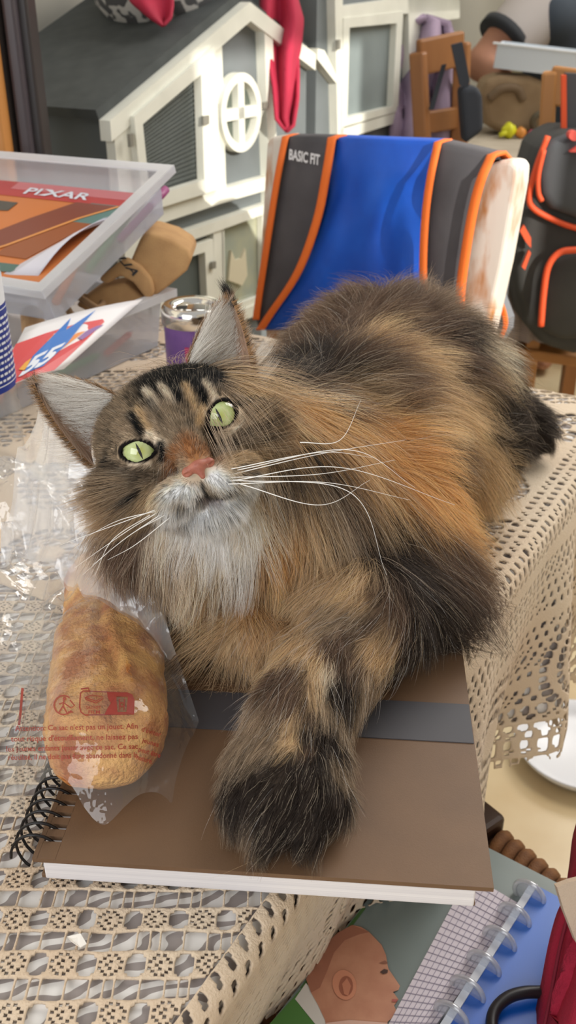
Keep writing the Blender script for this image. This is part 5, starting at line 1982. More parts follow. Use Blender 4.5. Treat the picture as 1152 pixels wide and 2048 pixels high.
d1o, d1i = [(252, 232), (414, 92), (428, 376), (272, 424)], [(270, 247), (387, 148), (394, 358), (285, 392)]
dr = frame('door', d1o, d1i, 0.016, 0.014, hut)
hbar('mesh_panel', d1i, 0.004, 0.004, m_wire, dr)
wires = []
for k in range(1, 26):
    t_ = k / 26
    a_, b_ = hpn(270 + t_ * 117, 247 - t_ * 99, 0.012), hpn(285 + t_ * 109, 392 - t_ * 34, 0.012)
    wires.append(bar(a_, b_, 0.0011, 0.0011))
for k in range(1, 22):
    t_ = k / 22
    wires.append(bar(hpn(270 + t_ * 15, 247 + t_ * 145, 0.012), hpn(387 + 7 * t_, 148 + t_ * 210, 0.012), 0.0011, 0.0011))
w_ = obj('wire_grid', joinvf(*wires), M('wire_grey', (128, 134, 132), 0.5), dr)
hbar('latch', [(402, 232), (414, 230), (414, 248), (402, 250)], 0.005, 0.030, M('steel_latch', (150, 148, 138), 0.45, metal=0.4), dr)
hbar('hinge', [(254, 268), (261, 266), (262, 292), (256, 294)], 0.006, 0.030, M('steel_latch'), dr)
# round window
cw0 = hpn(468, 225, 0.006)
rw = np.linalg.norm(hpn(468, 146) - hpn(468, 304)) / 2
ring = []
for k in range(41):
    pass
no = 40
RV = []
for k in range(no):
    a_ = 2 * math.pi * k / no
    dv_ = math.cos(a_) * E1 + math.sin(a_) * UP
    for r_, o_ in ((rw, 0), (rw, 0.018), (rw * 0.78, 0.018), (rw * 0.78, 0)):
        RV.append(cw0 + dv_ * r_ + HN * o_)
RF = [(k * 4 + m_, ((k + 1) % no) * 4 + m_, ((k + 1) % no) * 4 + (m_ + 1) % 4, k * 4 + (m_ + 1) % 4) for k in range(no) for m_ in range(4)]
rwin = obj('round_window', (np.array(RV), RF), m_white, hut)
obj('glazing_bar', joinvf(bar(cw0 - E1 * rw * 0.8 + HN * 0.010, cw0 + E1 * rw * 0.8 + HN * 0.010, 0.020, 0.014, HN), bar(cw0 - UP * rw * 0.8 + HN * 0.010, cw0 + UP * rw * 0.8 + HN * 0.010, 0.020, 0.014, HN)), m_white, rwin)
obj('pane', prism([cw0 + (math.cos(a_) * E1 + math.sin(a_) * UP) * rw * 0.79 + HN * 0.001 for a_ in np.linspace(0, 2 * math.pi, 32, endpoint=False)], HN * 0.002), M('dim_window', (88, 96, 88), 0.25), rwin)
hbar('latch', [(523, 205), (533, 203), (533, 216), (523, 218)], 0.004, 0.020, M('steel_latch'), hut)
# lower doors
d2o, d2i = [(285, 520), (412, 476), (420, 640), (292, 690)], [(312, 530), (396, 502), (402, 622), (316, 655)]
dr2 = frame('door', d2o, d2i, 0.016, 0.004, hut)
hbar('mesh_panel', d2i, 0.004, -0.001, M('dark_mesh_board', (84, 92, 90), 0.7), dr2)  # flat dark panel standing for the lower door's mesh
hbar('knob', [(420, 524), (428, 522), (428, 536), (420, 538)], 0.005, 0.022, M('steel_latch'), dr2)
d3o, d3i = [(432, 446), (524, 416), (526, 596), (436, 632)], [(438, 452), (514, 427), (516, 588), (441, 616)]
dr3 = frame('door', d3o, d3i, 0.012, 0.004, hut)
hbar('pane', d3i, 0.003, 0.0, M('painted_pane_reflection', (150, 160, 152), 0.12, (176, 176, 150), 14), dr3)  # the pane's reflections are put into its mottled pale colour
hbar('pale_toy_shape', [(452, 560), (458, 500), (466, 520), (478, 516), (486, 496), (490, 550), (480, 570)], 0.006, 0.003, M('cream_toy', (206, 198, 172), 0.6), dr3)  # flat shape for the small pale toy at the pane

# mirror edge strip beside the hutch, without the mirror
st0 = at_Y(618, 100, 2.30)
tag(obj('trim_1', box((st0[0], st0[1], 0.9), (0.012, 0.03, 1.8), axs, 0.002), M('aluminium_strip', (206, 206, 196), 0.35, metal=0.5)), 'slim aluminium edge strip right of the hutch', 'trim', kind='structure')

# basket on the roof with red cloth
sb = at_D(322, 64, 1.76) + UP * 0.045
bsk = thing('basket', sb + UP * -0.06, 'round grey and white patterned basket standing on the hutch roof', 'basket')
m_bsk = M('grey_white_weave', (84, 84, 86), 0.8, (198, 196, 192), 46, ramp=(0.50, 0.56), detail=1.0)
zr = lambda p: 0
rb_ = 0.15
prof = [(0.0001, 0.0), (0.05, 0.0), (0.085, 0.012), (0.115, 0.045), (0.126, 0.085), (0.13, 0.12), (0.126, 0.12), (0.122, 0.085), (0.108, 0.050), (0.08, 0.020), (0.0001, 0.010)]
bcen = sb + UP * -0.045
obj('bowl', lathe(prof, bcen, 48), m_bsk, bsk, smooth=True)
rimc = [bcen + np.array((0.128 * math.cos(a_), 0.128 * math.sin(a_), 0.121)) for a_ in np.linspace(0, 2 * math.pi, 48, endpoint=False)]
obj('rim', tube(rimc, 0.006, 8, closed=True), M('cream_rim', (190, 184, 172), 0.7), bsk, smooth=True)
obj('foot', lathe([(0.048, -0.03), (0.05, 0.004)], bcen, 32), M('dark_basket_foot', (60, 60, 62), 0.8), bsk)
m_red = M('crimson_cloth', (176, 36, 66), 0.85, (150, 26, 52), 9, bump=0.3, bscale=500)


def drape(name, pts, D, th, label, folds, wid=0.01, mat=None, cat_='cloth'):
    """hanging cloth: a traced outline filled with folds"""
    P2 = np.array(pts, float)
    ys = np.linspace(P2[:, 1].min(), P2[:, 1].max(), 26)
    V = []
    for y in ys:
        xs = []
        for i in range(len(P2)):
            a_, b_ = P2[i], P2[(i + 1) % len(P2)]
            if (a_[1] - y) * (b_[1] - y) <= 0 and abs(a_[1] - b_[1]) > 1e-6:
                xs.append(a_[0] + (b_[0] - a_[0]) * (y - a_[1]) / (b_[1] - a_[1]))
        x0, x1 = (min(xs), max(xs)) if xs else (P2[:, 0].mean(),) * 2
        for j in range(15):
            s_ = j / 14
            x = x0 + (x1 - x0) * s_
            V.append(at_D(x, y, D - wid * math.sin(folds * s_ * math.pi + y * 0.012) - 0.5 * wid * math.sin(2.3 * folds * s_ + y * 0.03)))
    Fc = [(i * 15 + j, i * 15 + j + 1, (i + 1) * 15 + j + 1, (i + 1) * 15 + j) for i in range(25) for j in range(14)]
    o = obj(name, (np.array(V), Fc), mat or m_red, smooth=True)
    mod(o, 'SOLIDIFY', thickness=th, offset=0)
    return tag(o, label, cat_)


drape('red_cloth', [(520, -70), (575, -70), (606, 40), (598, 120), (596, 200), (586, 262), (574, 264), (552, 240), (546, 170), (534, 100), (522, 40)], 1.80, 0.006, 'long crimson cloth hanging in front of the hutch round window', 3.2, 0.016)
drape('red_cloth', [(230, -70), (345, -70), (346, 10), (342, 36), (326, 52), (300, 36), (262, 4)], 1.605, 0.005, 'crimson cloth corner spilling over the patterned basket', 2.0, 0.012)
drape('red_cloth', [(448, -60), (484, -60), (484, 18), (470, 42), (460, 36), (450, 10)], 1.70, 0.005, 'small crimson cloth tip hanging at the hutch ridge', 1.5, 0.008)

# dark wooden casing at the far left
def post_at(name, x0, x1, y, Y, dep, mat, lab):
    a_, b_ = at_Y(x0, y, Y), at_Y(x1, y, Y)
    c_ = (a_ + b_) / 2
    return tag(obj(name, box((c_[0], Y + dep / 2, 1.2), (abs(b_[0] - a_[0]), dep, 2.4), None, 0.004), mat), lab, 'trim', kind='structure')


m_dk = M('dark_stained_wood', (44, 38, 38), 0.45, (56, 48, 46), 8, stretch=(1, 1, 0.15))
post_at('trim_2', 44, 71, 150, 1.42, 0.05, m_dk, 'dark stained door casing edge at far left')
post_at('trim_3', 20, 45, 150, 1.40, 0.08, M('dark_stained_wood_light', (66, 60, 66), 0.4), 'dark stained door casing middle moulding')
post_at('trim_4', -60, 20, 150, 1.44, 0.06, m_dk, 'dark stained door casing panel')
post_at('trim_5', -40, 6, 250, 1.36, 0.04, M('honey_wood', (188, 128, 66), 0.5), 'honey coloured wooden strip at the left edge')

# ================================================================== mirror reflections, built as solid things: hutch front, chairs, table, person
cab = thing('hutch_reflection', hpn(730, 260) * (1, 1, 0) + E2 * 0.2, 'reflected hutch front, built as a tall white framed cabinet with a grey panelled door', 'cabinet')
s0c, s1c = np.dot(hpn(632, 150) - H0, E1), np.dot(hpn(838, 150) - H0, E1)
obj('body', prism([gp(s0c, 0.0), gp(s1c, 0.0), gp(s1c, 1.55), gp(s0c, 1.55)], E2 * 0.35), m_grey, cab)
hbar('post', [(652, -30), (668, -30), (672, 300), (660, 304)], 0.02, 0, m_white, cab)
hbar('rail', [(668, 12), (905, -20), (905, 20), (668, 36)], 0.02, 0, m_white, cab)
hbar('rail', [(664, 258), (830, 208), (830, 228), (664, 280)], 0.02, 0, m_white, cab)
hbar('post', [(800, -30), (905, -60), (905, 36), (838, 46), (830, 220), (806, 226)], 0.02, 0, m_white, cab)
hbar('brace', [(618, 96), (632, 100), (656, 150), (656, 166), (618, 118)], 0.02, 0, m_white, cab)
dco, dci = [(674, 36), (794, 22), (784, 222), (670, 254)], [(686, 55), (781, 46), (773, 212), (682, 234)]
drc = frame('door', dco, dci, 0.016, 0.006, cab)
hbar('panel', dci, 0.004, 0.002, M('grey_green_panel', (132, 142, 142), 0.5, (120, 130, 130), 8), drc)
hbar('hinge', [(671, 80), (676, 79), (676, 98), (671, 99)], 0.006, 0.022, M('steel_latch'), drc)

m_pine = M('pine_wood', (160, 108, 62), 0.5, (136, 88, 48), 10, stretch=(1, 1, 0.2))
m_pine2 = M('honey_pine', (184, 130, 74), 0.5, (160, 108, 58), 10, stretch=(1, 1, 0.2))


def wooden_chair(posts, rails, label, depth_dir, mat, Yl, Yr):
    (xl0, yl0, xl1, yl1, wl), (xr0, yr0, xr1, yr1, wr_) = posts
    pl0, pl1, pr0, pr1 = at_Y(xl0, yl0, Yl), at_Y(xl1, yl1, Yl), at_Y(xr0, yr0, Yr), at_Y(xr1, yr1, Yr)
    th = thing('wooden_chair', (pl1 + pr1) / 2 * (1, 1, 0), label, 'chair')
    dd = unit(np.asarray(depth_dir))
    for a_, b_, w in ((pl0, pl1, wl), (pr0, pr1, wr_)):
        obj('back_post', bar(a_, b_, w, 0.03, dd, 0.006), mat, th)
        obj('leg', bar(b_ + UP * 0.01, b_ * (1, 1, 0), w, 0.03, dd, 0.004), mat, th)
        obj('leg', bar(b_ * (1, 1, 0) + dd * 0.36 + UP * 0.44, b_ * (1, 1, 0) + dd * 0.36, w, 0.03, dd, 0.004), mat, th)
    for fa, h in rails:
        a_, b_ = pl0 + (pl1 - pl0) * fa, pr0 + (pr1 - pr0) * fa
        obj('back_rail', bar(a_, b_, h * 0.25, h, (0, 0, 1), 0.005), mat, th)
    ce = (pl1 + pr1) / 2 * (1, 1, 0)
    xd = unit((pr1 - pl1) * (1, 1, 0))
    obj('seat', box(ce + dd * 0.18 + UP * 0.45, (np.linalg.norm((pr1 - pl1)[:2]) + 0.03, 0.40, 0.025), (xd, unit(np.cross(UP, xd)), UP), 0.005), mat, th)
    for z_ in (0.15, 0.28):
        obj('stretcher', bar(pl1 * (1, 1, 0) + UP * z_, pr1 * (1, 1, 0) + UP * z_, 0.018, 0.018), mat, th)
    return th


wooden_chair(((836, 104, 846, 300, 0.036), (925, 84, 918, 290, 0.036)), ((0.06, 0.075), (0.72, 0.05)), 'brown wooden chair with a dark bag strap, beside the lilac cardigan', (-0.5, -0.86, 0), m_pine, 2.38, 2.46)
drape('cardigan', [(806, 48), (850, 36), (892, 38), (906, 84), (900, 200), (896, 300), (786, 300), (788, 190), (777, 164), (796, 112)], 2.31, 0.02, 'lilac cardigan hanging behind the brown wooden chair', 4, 0.03, M('lilac_knit', (170, 150, 172), 0.9, (140, 122, 142), 12), 'cardigan')
sbg = thing('shoulder_bag', at_Y(940, 240, 2.32), 'black shoulder bag hanging from the brown wooden chair', 'bag')
m_nav = M('black_bag_fabric', (46, 50, 58), 0.8)
obj('strap', prism([at_Y(x, y, 2.33) for x, y in ((903, 90), (925, 84), (940, 160), (935, 180), (920, 170))], (0, 0.012, 0)), m_nav, sbg)
o = obj('bag_body', prism([at_Y(x, y, 2.32) for x, y in ((922, 176), (955, 172), (966, 190), (968, 262), (930, 290), (925, 230))], (0, 0.07, 0)), m_nav, sbg)
mod(o, 'BEVEL', width=0.012, segments=3)
obj('strap', prism([at_Y(x, y, 2.36) for x, y in ((884, 130), (893, 128), (868, 218), (858, 220))], (0, 0.008, 0)), m_nav, sbg)

# reflected table with its cloth, built as a solid one
tb2 = thing('table_reflection', at_z(1060, 330, 0.0) * (1, 1, 0) * 0 + at_z(1060, 330, T) * (1, 1, 0), 'reflected dining table, built as a small table under a beige cloth', 'table')
tp2 = [at_z(x, y, T) for x, y in ((893, 300), (968, 252), (1120, 262), (1230, 290), (1200, 420), (1010, 420))]
m_bei = M('beige_cloth', (178, 166, 148), 0.9, (164, 152, 134), 14)
obj('tabletop', prism(tp2, (0, 0, -0.025)), m_bei, tb2)
for i in range(len(tp2)):
    a_, b_ = tp2[i], tp2[(i + 1) % len(tp2)]
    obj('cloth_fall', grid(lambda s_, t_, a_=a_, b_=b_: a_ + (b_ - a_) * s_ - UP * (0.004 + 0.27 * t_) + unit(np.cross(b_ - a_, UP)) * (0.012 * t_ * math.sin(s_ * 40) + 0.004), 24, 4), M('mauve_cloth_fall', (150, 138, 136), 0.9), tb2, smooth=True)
ctr = np.mean(tp2, 0)
for i in (0, 2, 3, 5):
    q_ = ctr + (tp2[i] - ctr) * 0.85
    obj('leg', bar((q_[0], q_[1], T - 0.025), (q_[0], q_[1], 0), 0.04, 0.04, (0, 1, 0)), m_pine, tb2)

pch = thing('canvas_pouch', at_z(1030, 262, T), 'reflected tan canvas pouch on the far table under the white tray', 'bag')
o = obj('body', prism([at_Y(x, y, 3.06) for x, y in ((962, 190), (972, 160), (1000, 150), (1060, 152), (1095, 165), (1100, 262), (1000, 266), (970, 250))], (0, 0.13, 0)), M('tan_canvas_far', (164, 140, 110), 0.9, (146, 122, 94), 14), pch)
mod(o, 'BEVEL', width=0.02, segments=3)
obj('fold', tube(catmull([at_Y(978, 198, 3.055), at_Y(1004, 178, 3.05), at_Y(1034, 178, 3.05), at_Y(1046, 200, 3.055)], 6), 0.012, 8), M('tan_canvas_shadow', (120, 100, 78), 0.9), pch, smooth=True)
obj('handle', tube(catmull([at_Y(1068, 262, 3.03), at_Y(1066, 240, 3.02), at_Y(1080, 228, 3.02), at_Y(1090, 240, 3.03)], 6), 0.010, 8), M('olive_handle', (92, 84, 66), 0.8), pch, smooth=True)
wt_a, wt_b = at_Y(992, 112, 3.08), at_Y(1200, 136, 3.0)
wtx = unit(wt_b - wt_a)
wt = thing('plastic_tray', (wt_a + wt_b) / 2 - UP * 0.03, 'reflected plastic box, built as a long white tray resting on the tan canvas bag', 'tray')
m_wp = M('white_tray_plastic', (214, 222, 230), 0.4)
wty = unit(np.cross(UP, wtx))
wtz = np.cross(wtx, wty)
wl_ = np.linalg.norm(wt_b - wt_a)
wmid = (wt_a + wt_b) / 2
obj('front_wall', box(wmid, (wl_, 0.004, 0.064), (wtx, wty, wtz)), m_wp, wt)
obj('back_wall', box(wmid + wty * 0.2, (wl_, 0.004, 0.064), (wtx, wty, wtz)), m_wp, wt)
obj('end_wall', box(wt_a + wty * 0.1, (0.004, 0.2, 0.064), (wtx, wty, wtz)), m_wp, wt)
obj('end_wall', box(wt_b + wty * 0.1, (0.004, 0.2, 0.064), (wtx, wty, wtz)), m_wp, wt)
obj('bottom', box(wmid + wty * 0.1 - wtz * 0.030, (wl_, 0.2, 0.004), (wtx, wty, wtz)), m_wp, wt)
obj('rim', box(wmid - wty * 0.004 + wtz * 0.033, (wl_ + 0.03, 0.014, 0.006), (wtx, wty, wtz), 0.002), M('white_tray_rim', (236, 240, 244), 0.35), wt)
ty_ = thing('toy_figure', at_z(1025, 280, T), 'small yellow and orange toy lying on the far table', 'toy')
q0 = at_z(1016, 277, T)
for nm, dx, r_, c_ in (('head', 0.0, 0.022, (222, 220, 40)), ('torso', 0.036, 0.016, (226, 150, 70)), ('foot', 0.068, 0.012, (206, 92, 120))):
    v, f = lathe([(r_ * math.sin(a_) * (1 + 0.12 * math.sin(5 * a_)), -r_ * math.cos(a_)) for a_ in np.linspace(0.01, math.pi - 0.01, 12)], q0 + (dx, 0.0, r_), 16, (1, 0.2, 0.1))
    obj(nm, (v, f), M('toy_%d_%d' % c_[:2], c_, 0.5), ty_, smooth=True)
obj('arm', joinvf(tube([q0 + (0, -0.01, 0.02), q0 + (-0.03, -0.02, 0.012)], 0.007, 8), tube([q0 + (0.01, 0.01, 0.02), q0 + (0.02, 0.035, 0.012)], 0.007, 8)), M('toy_222_220'), ty_, smooth=True)

# person sitting at the far table (shoulder and arm in view)
sh, el, ha = at_Y(1058, 14, 3.44), at_Y(964, 128, 3.36), at_Y(1040, 195, 3.20)
tor = at_Y(1150, 60, 3.56)
pl = np.array((tor[0] + 0.02, tor[1] + 0.05, 0.50))
ch_ = np.array((tor[0], tor[1], sh[2] - 0.02))
o_sh = ch_ + (ch_ - sh) * (1, 1, 0) + (0, 0, 0.02)
o_el = o_sh + np.array((0.10, -0.05, -0.27))
o_ha = o_el + np.array((-0.12, -0.22, 0.02))
ndir = np.array((0.0, -0.02, 1.0))
hd = ch_ + (0.0, -0.03, 0.30)


def person_sdf(p):
    d = s_cap(p, pl, ch_ - (0, 0, 0.03), 0.155, 0.145)
    d = smin(d, s_cap(p, sh + (0.03, 0, -0.02), o_sh - (0.03, 0, 0.02), 0.075, 0.075), 0.06)
    for a_, b_, c_ in ((sh, el, ha), (o_sh, o_el, o_ha)):
        d = smin(d, s_cap(p, a_, b_, 0.066, 0.050), 0.03)
        d = smin(d, s_cap(p, b_, c_, 0.048, 0.034), 0.02)
        d = smin(d, s_ell(p, c_ + (0.04 if a_ is sh else -0.03, -0.03, 0), (0.045, 0.04, 0.022)), 0.02)
        for k in range(4):
            d = smin(d, s_cap(p, c_ + np.array((0.05 + 0.004 * k, -0.05 + 0.020 * k - 0.02, 0)), c_ + np.array((0.11 - 0.006 * abs(k - 1), -0.075 + 0.022 * k - 0.02, -0.012)), 0.009, 0.007), 0.006)
        d = smin(d, s_cap(p, c_ + np.array((0.02, -0.055, 0.004)), c_ + np.array((0.06, -0.105, 0.0)), 0.010, 0.008), 0.008)
    d = smin(d, s_cap(p, ch_ + (0, 0, 0.06), hd - (0, 0, 0.06), 0.055, 0.052), 0.03)
    d = smin(d, s_ell(p, hd, (0.075, 0.095, 0.112)), 0.02)
    d = smin(d, s_cap(p, hd + (0, -0.09, 0.01), hd + (0, -0.112, -0.022), 0.010, 0.016), 0.012)       # nose
    for s_ in (-1, 1):
        d = smin(d, s_ell(p, hd + (s_ * 0.077, 0.01, -0.005), (0.010, 0.020, 0.030)), 0.008)          # ears
        d = smax(d, -s_ell(p, hd + (s_ * 0.030, -0.095, 0.012), (0.016, 0.012, 0.008)), 0.008)        # eye sockets
        d = smin(d, s_cap(p, pl + (s_ * 0.09, 0, -0.02), pl + (s_ * 0.11, -0.40, -0.02), 0.080, 0.062), 0.04)
        d = smin(d, s_cap(p, pl + (s_ * 0.11, -0.40, -0.02), pl + (s_ * 0.11, -0.40, -0.42), 0.055, 0.042), 0.03)
        d = smin(d, s_ell(p, pl + (s_ * 0.11, -0.45, -0.455), (0.045, 0.11, 0.04)), 0.03)
    return smax(d, -s_cap(p, hd + (-0.022, -0.101, -0.055), hd + (0.022, -0.101, -0.055), 0.004, 0.004), 0.004)


prs = thing('person', (pl[0], pl[1], 0.0), 'person in a dark and pale grey top leaning an elbow at the far table', 'person')
lo_, hi_ = np.minimum(np.minimum(sh, el), np.minimum(ha, o_ha)) - 0.2, np.maximum(np.maximum(sh, o_el), hd) + 0.2
lo_ = np.minimum(lo_, pl - (0.3, 0.65, 0.5)); lo_[2] = 0.005
v, f = polygonise(person_sdf, lo_, np.maximum(hi_, pl + (0.3, 0.2, 0)), 0.013)
m_ps = M('skin', (176, 124, 98), 0.6, sss=0.1)
obj('body', (v, f), m_ps, prs, smooth=True)


def vest_sdf(p):
    d = s_cap(p, pl + (0, 0, 0.02), ch_ - (0, 0, 0.03), 0.166, 0.157)
    d = smin(d, s_cap(p, sh + (0.07, 0, -0.02), o_sh - (0.07, 0, 0.02), 0.088, 0.088), 0.06)
    return smax(d, -(s_cap(p, ch_ + (0, 0, 0.06), hd, 0.075, 0.07)), 0.01)


v, f = polygonise(vest_sdf, pl - (0.35, 0.3, 0.2), ch_ + (0.4, 0.3, 0.2), 0.013)
obj('vest', (v, f), M('dark_blue_grey_jersey', (58, 66, 76), 0.85), prs, smooth=True)
for a_, b_ in ((sh, el), (o_sh, o_el)):
    e_ = a_ + (b_ - a_) * 0.58
    sd = unit(b_ - a_)
    v, f = polygonise(lambda p: smax(s_cap(p, a_ + (ch_ - a_) * 0.25, b_, 0.108, 0.072), (p - e_) @ sd, 0.005), np.minimum(a_, b_) - 0.16, np.maximum(np.maximum(a_, b_), ch_) + 0.16, 0.011)
    slv = obj('sleeve', (v, f), M('pale_grey_jersey', (176, 168, 164), 0.9), prs, smooth=True)
    obj('cuff', tube([e_ - sd * 0.026, e_ + sd * 0.004], 0.087, 24), M('black_cuff', (44, 46, 50), 0.85), slv, smooth=True)
hair = polygonise(lambda p: smax(s_ell(p, hd + (0, 0.012, 0.018), (0.086, 0.102, 0.116)), -((p - hd) @ unit((0, 1.0, 0.55)) + 0.012), 0.01), hd - 0.2, hd + 0.2, 0.010)
obj('hair', hair, M('dark_brown_hair', (48, 36, 30), 0.7), prs, smooth=True)
obj('trousers', polygonise(lambda p: np.minimum(np.minimum(s_cap(p, pl + (-0.09, 0, -0.02), pl + (-0.11, -0.40, -0.02), 0.092, 0.072), s_cap(p, pl + (0.09, 0, -0.02), pl + (0.11, -0.40, -0.02), 0.092, 0.072)),
                                                  np.minimum(s_cap(p, pl + (-0.11, -0.40, -0.02), pl + (-0.11, -0.40, -0.40), 0.068, 0.056), s_cap(p, pl + (0.11, -0.40, -0.02), pl + (0.11, -0.40, -0.40), 0.068, 0.056))),
                            pl - (0.3, 0.55, 0.5), pl + (0.3, 0.2, 0.2), 0.014), M('dark_denim', (46, 52, 66), 0.85), prs, smooth=True)
obj('stool', joinvf(box(pl + (0, 0.0, -0.125), (0.38, 0.38, 0.03)), *[box((pl[0] + a_ * 0.15, pl[1] + b_ * 0.15, 0.18), (0.03, 0.03, 0.36)) for a_ in (-1, 1) for b_ in (-1, 1)]), m_pine) and None
so = bpy.data.objects['stool']
tag(so, 'plain wooden stool under the person at the far table', 'stool')

# reflected chair and backpack at the right edge, built solid
wooden_chair(((1100, 142, 1072, 640, 0.030), (1330, 175, 1290, 690, 0.030)), ((0.05, 0.07), (0.5, 0.05)), 'reflected honey wooden chair behind the dark backpack at the right edge', (0.25, 0.95, 0), m_pine2, 2.02, 1.92)
bp2 = thing('backpack', at_Y(1130, 700, 1.86), 'reflected backpack, dark grey with orange piping, at the right edge', 'backpack')
m_bp2 = M('dark_olive_grey_fabric', (66, 66, 64), 0.8, (56, 56, 56), 12, bump=0.25, bscale=900)
o = traced('pack_body', [(1074, 300), (1092, 276), (1130, 262), (1200, 262), (1250, 300), (1262, 640), (1220, 700), (1150, 712), (1086, 694), (1050, 650), (1032, 570), (1026, 490), (1046, 430), (1052, 372)],
           lambda x, y: at_Y(x, y, 1.84), (0, 0.15, 0), m_bp2, bp2, 0.022, True)
o = traced('top_flap', [(1086, 306), (1100, 284), (1140, 270), (1210, 276), (1240, 320), (1240, 430), (1160, 440), (1104, 420), (1082, 392), (1078, 350)], lambda x, y: at_Y(x, y, 1.815), (0, 0.04, 0), M('graphite_fabric', (72, 74, 78), 0.8), bp2, 0.016, True)
o = traced('front_pocket', [(1082, 660), (1090, 566), (1104, 522), (1140, 506), (1230, 506), (1240, 660), (1200, 680), (1120, 682)], lambda x, y: at_Y(x, y, 1.815), (0, 0.04, 0), m_bp2, bp2, 0.016, True)
m_org2 = M('orange_red_piping', (226, 84, 40), 0.6)
pipe = lambda pts, Y, r: tube(catmull([at_Y(x, y, Y) for x, y in pts], 6), r, 8)
obj('piping', pipe([(1096, 272), (1074, 330), (1059, 388), (1066, 416), (1108, 440), (1152, 456), (1200, 462)], 1.826, 0.0055), m_org2, bp2, smooth=True)
obj('piping', pipe([(1088, 300), (1077, 350), (1077, 385), (1084, 402)], 1.812, 0.0045), m_org2, bp2, smooth=True)
obj('piping', pipe([(1082, 652), (1087, 590), (1096, 535), (1118, 506), (1150, 500), (1200, 500)], 1.806, 0.0065), m_org2, bp2, smooth=True)
obj('zip_pull', prism([at_Y(x, y, 1.822) for x, y in ((1040, 462), (1048, 450), (1062, 476), (1062, 496), (1052, 484))], (0, 0.008, 0)), m_org2, bp2)
obj('zip_pull', prism([at_Y(x, y, 1.822) for x, y in ((1058, 500), (1062, 506), (1050, 540), (1044, 534))], (0, 0.008, 0)), m_org2, bp2)
obj('logo', joinvf(prism([at_Y(1149 + 11 * math.cos(a_), 272 + 10 * math.sin(a_), 1.800) for a_ in np.linspace(0, 6.28, 16, endpoint=False)], (0, 0.02, 0)), prism([at_Y(x, y, 1.800) for x, y in ((1140, 304), (1160, 292), (1172, 306))], (0, 0.02, 0))), M('coral_print', (214, 84, 74), 0.6), bp2)
obj('side_strap', prism([at_Y(x, y, 1.88) for x, y in ((1124, 150), (1133, 150), (1134, 266), (1124, 268))], (0, 0.01, 0)), m_org2, bp2)
obj('shoulder_strap', prism([at_Y(x, y, 1.89) for x, y in ((1132, 146), (1200, 150), (1200, 290), (1134, 280))], (0, 0.015, 0)), M('graphite_fabric'), bp2)

# ================================================================== rush-seated chair beside the table, with papers on it
SZ = 0.495
r0_, r1_ = at_z(978, 1672, SZ), at_z(1140, 1806, SZ)
rdir = unit(r1_ - r0_)
rin = np.array((-rdir[1], rdir[0], 0.0))
rin = rin if rin[1] < 0 else -rin                  # from the far rail towards the camera
rc = thing('rush_chair', (r0_ + r1_) / 2 * (1, 1, 0) + rin * 0.2, 'dark wooden chair with a woven rush seat tucked against the table', 'chair')
RWD, RDP = 0.40, 0.38
org = r0_ - rdir * 0.02
m_rush = M('woven_rush', (128, 84, 44), 0.75, (92, 56, 28), 60, bump=0.5, bscale=700)
m_dwd = M('dark_chair_wood', (58, 36, 24), 0.45)
for u, v_ in ((0, 0), (RWD, 0), (0, RDP), (RWD, RDP)):
    q_ = org + rdir * u + rin * v_
    obj('leg', box((q_[0], q_[1], (SZ + 0.012) / 2), (0.042, 0.042, SZ + 0.012), (rdir, rin, UP), 0.005), m_dwd, rc)
for a_, b_ in (((0, 0), (RWD, 0)), ((RWD, 0), (RWD, RDP)), ((RWD, RDP), (0, RDP)), ((0, RDP), (0, 0))):
    p_, q_ = org + rdir * a_[0] + rin * a_[1], org + rdir * b_[0] + rin * b_[1]
    obj('seat_rail', tube([p_ - UP * 0.014, q_ - UP * 0.014], 0.011, 10), m_dwd, rc, smooth=True)
cord_me = None
nc = 27
for i in range(nc):
    c_ = org + rdir * (0.032 + i * (RWD - 0.064) / (nc - 1)) - UP * 0.014
    loop = [c_ + rin * (0.0175 * math.cos(a_)) + UP * (0.0165 * math.sin(a_)) + rdir * (0.005 * math.cos(a_)) for a_ in np.linspace(0, 2 * math.pi, 14, endpoint=False)]
    if cord_me is None:
        o = obj('rush_cord', tube(loop, 0.0066, 7, closed=True), m_rush, rc, smooth=True)
        cord_me, c0_ = o.data, c_
    else:
        o = bpy.data.objects.new('rush_cord', cord_me)
        COL.objects.link(o)
        o.parent = rc
        o.location = c_ - c0_
rows_ = []
for i in range(1, 24):
    y_ = i * RDP / 24
    rows_.append(tube([org + rin * y_ + rdir * 0.01 - UP * 0.012, org + rin * y_ + rdir * (RWD - 0.01) - UP * 0.012], 0.0078, 7))
o = obj('rush_weave', joinvf(*rows_), m_rush, rc, smooth=True)
o['kind'] = 'stuff'

PZ = 0.530
# baby magazine
mfl, mtl, mtr = at_z(540, 2048, PZ), at_z(723, 1815, PZ), at_z(985, 1700, PZ)
my = unit(mtl - mfl)
mx_ = np.array((my[1], -my[0], 0.0))
if mx_[0] < 0:
    mx_ = -mx_
m_h = np.dot(mtr - mfl, my)
bm_ = thing('baby_magazine', mfl + my * 0.08 + mx_ * 0.1 - UP * 0.02, 'grey green magazine with a baby in profile on its cover', 'magazine')
mq = lambda u, v_, z=0.0: mfl + mx_ * u + my * v_ + UP * z
obj('page_block', prism([mq(0.002, -0.06, -0.026), mq(0.21, -0.06, -0.026), mq(0.21, m_h, -0.026), mq(0.002, m_h, -0.026)], UP * 0.0255), m_pages, bm_)
mcv = obj('cover', prism([mq(0, -0.06, -0.0006), mq(0.212, -0.06, -0.0006), mq(0.212, m_h, -0.0006), mq(0, m_h, -0.0006)], UP * 0.0008), M('cover_grey_green', (118, 130, 128), 0.4, (108, 120, 118), 9), bm_)


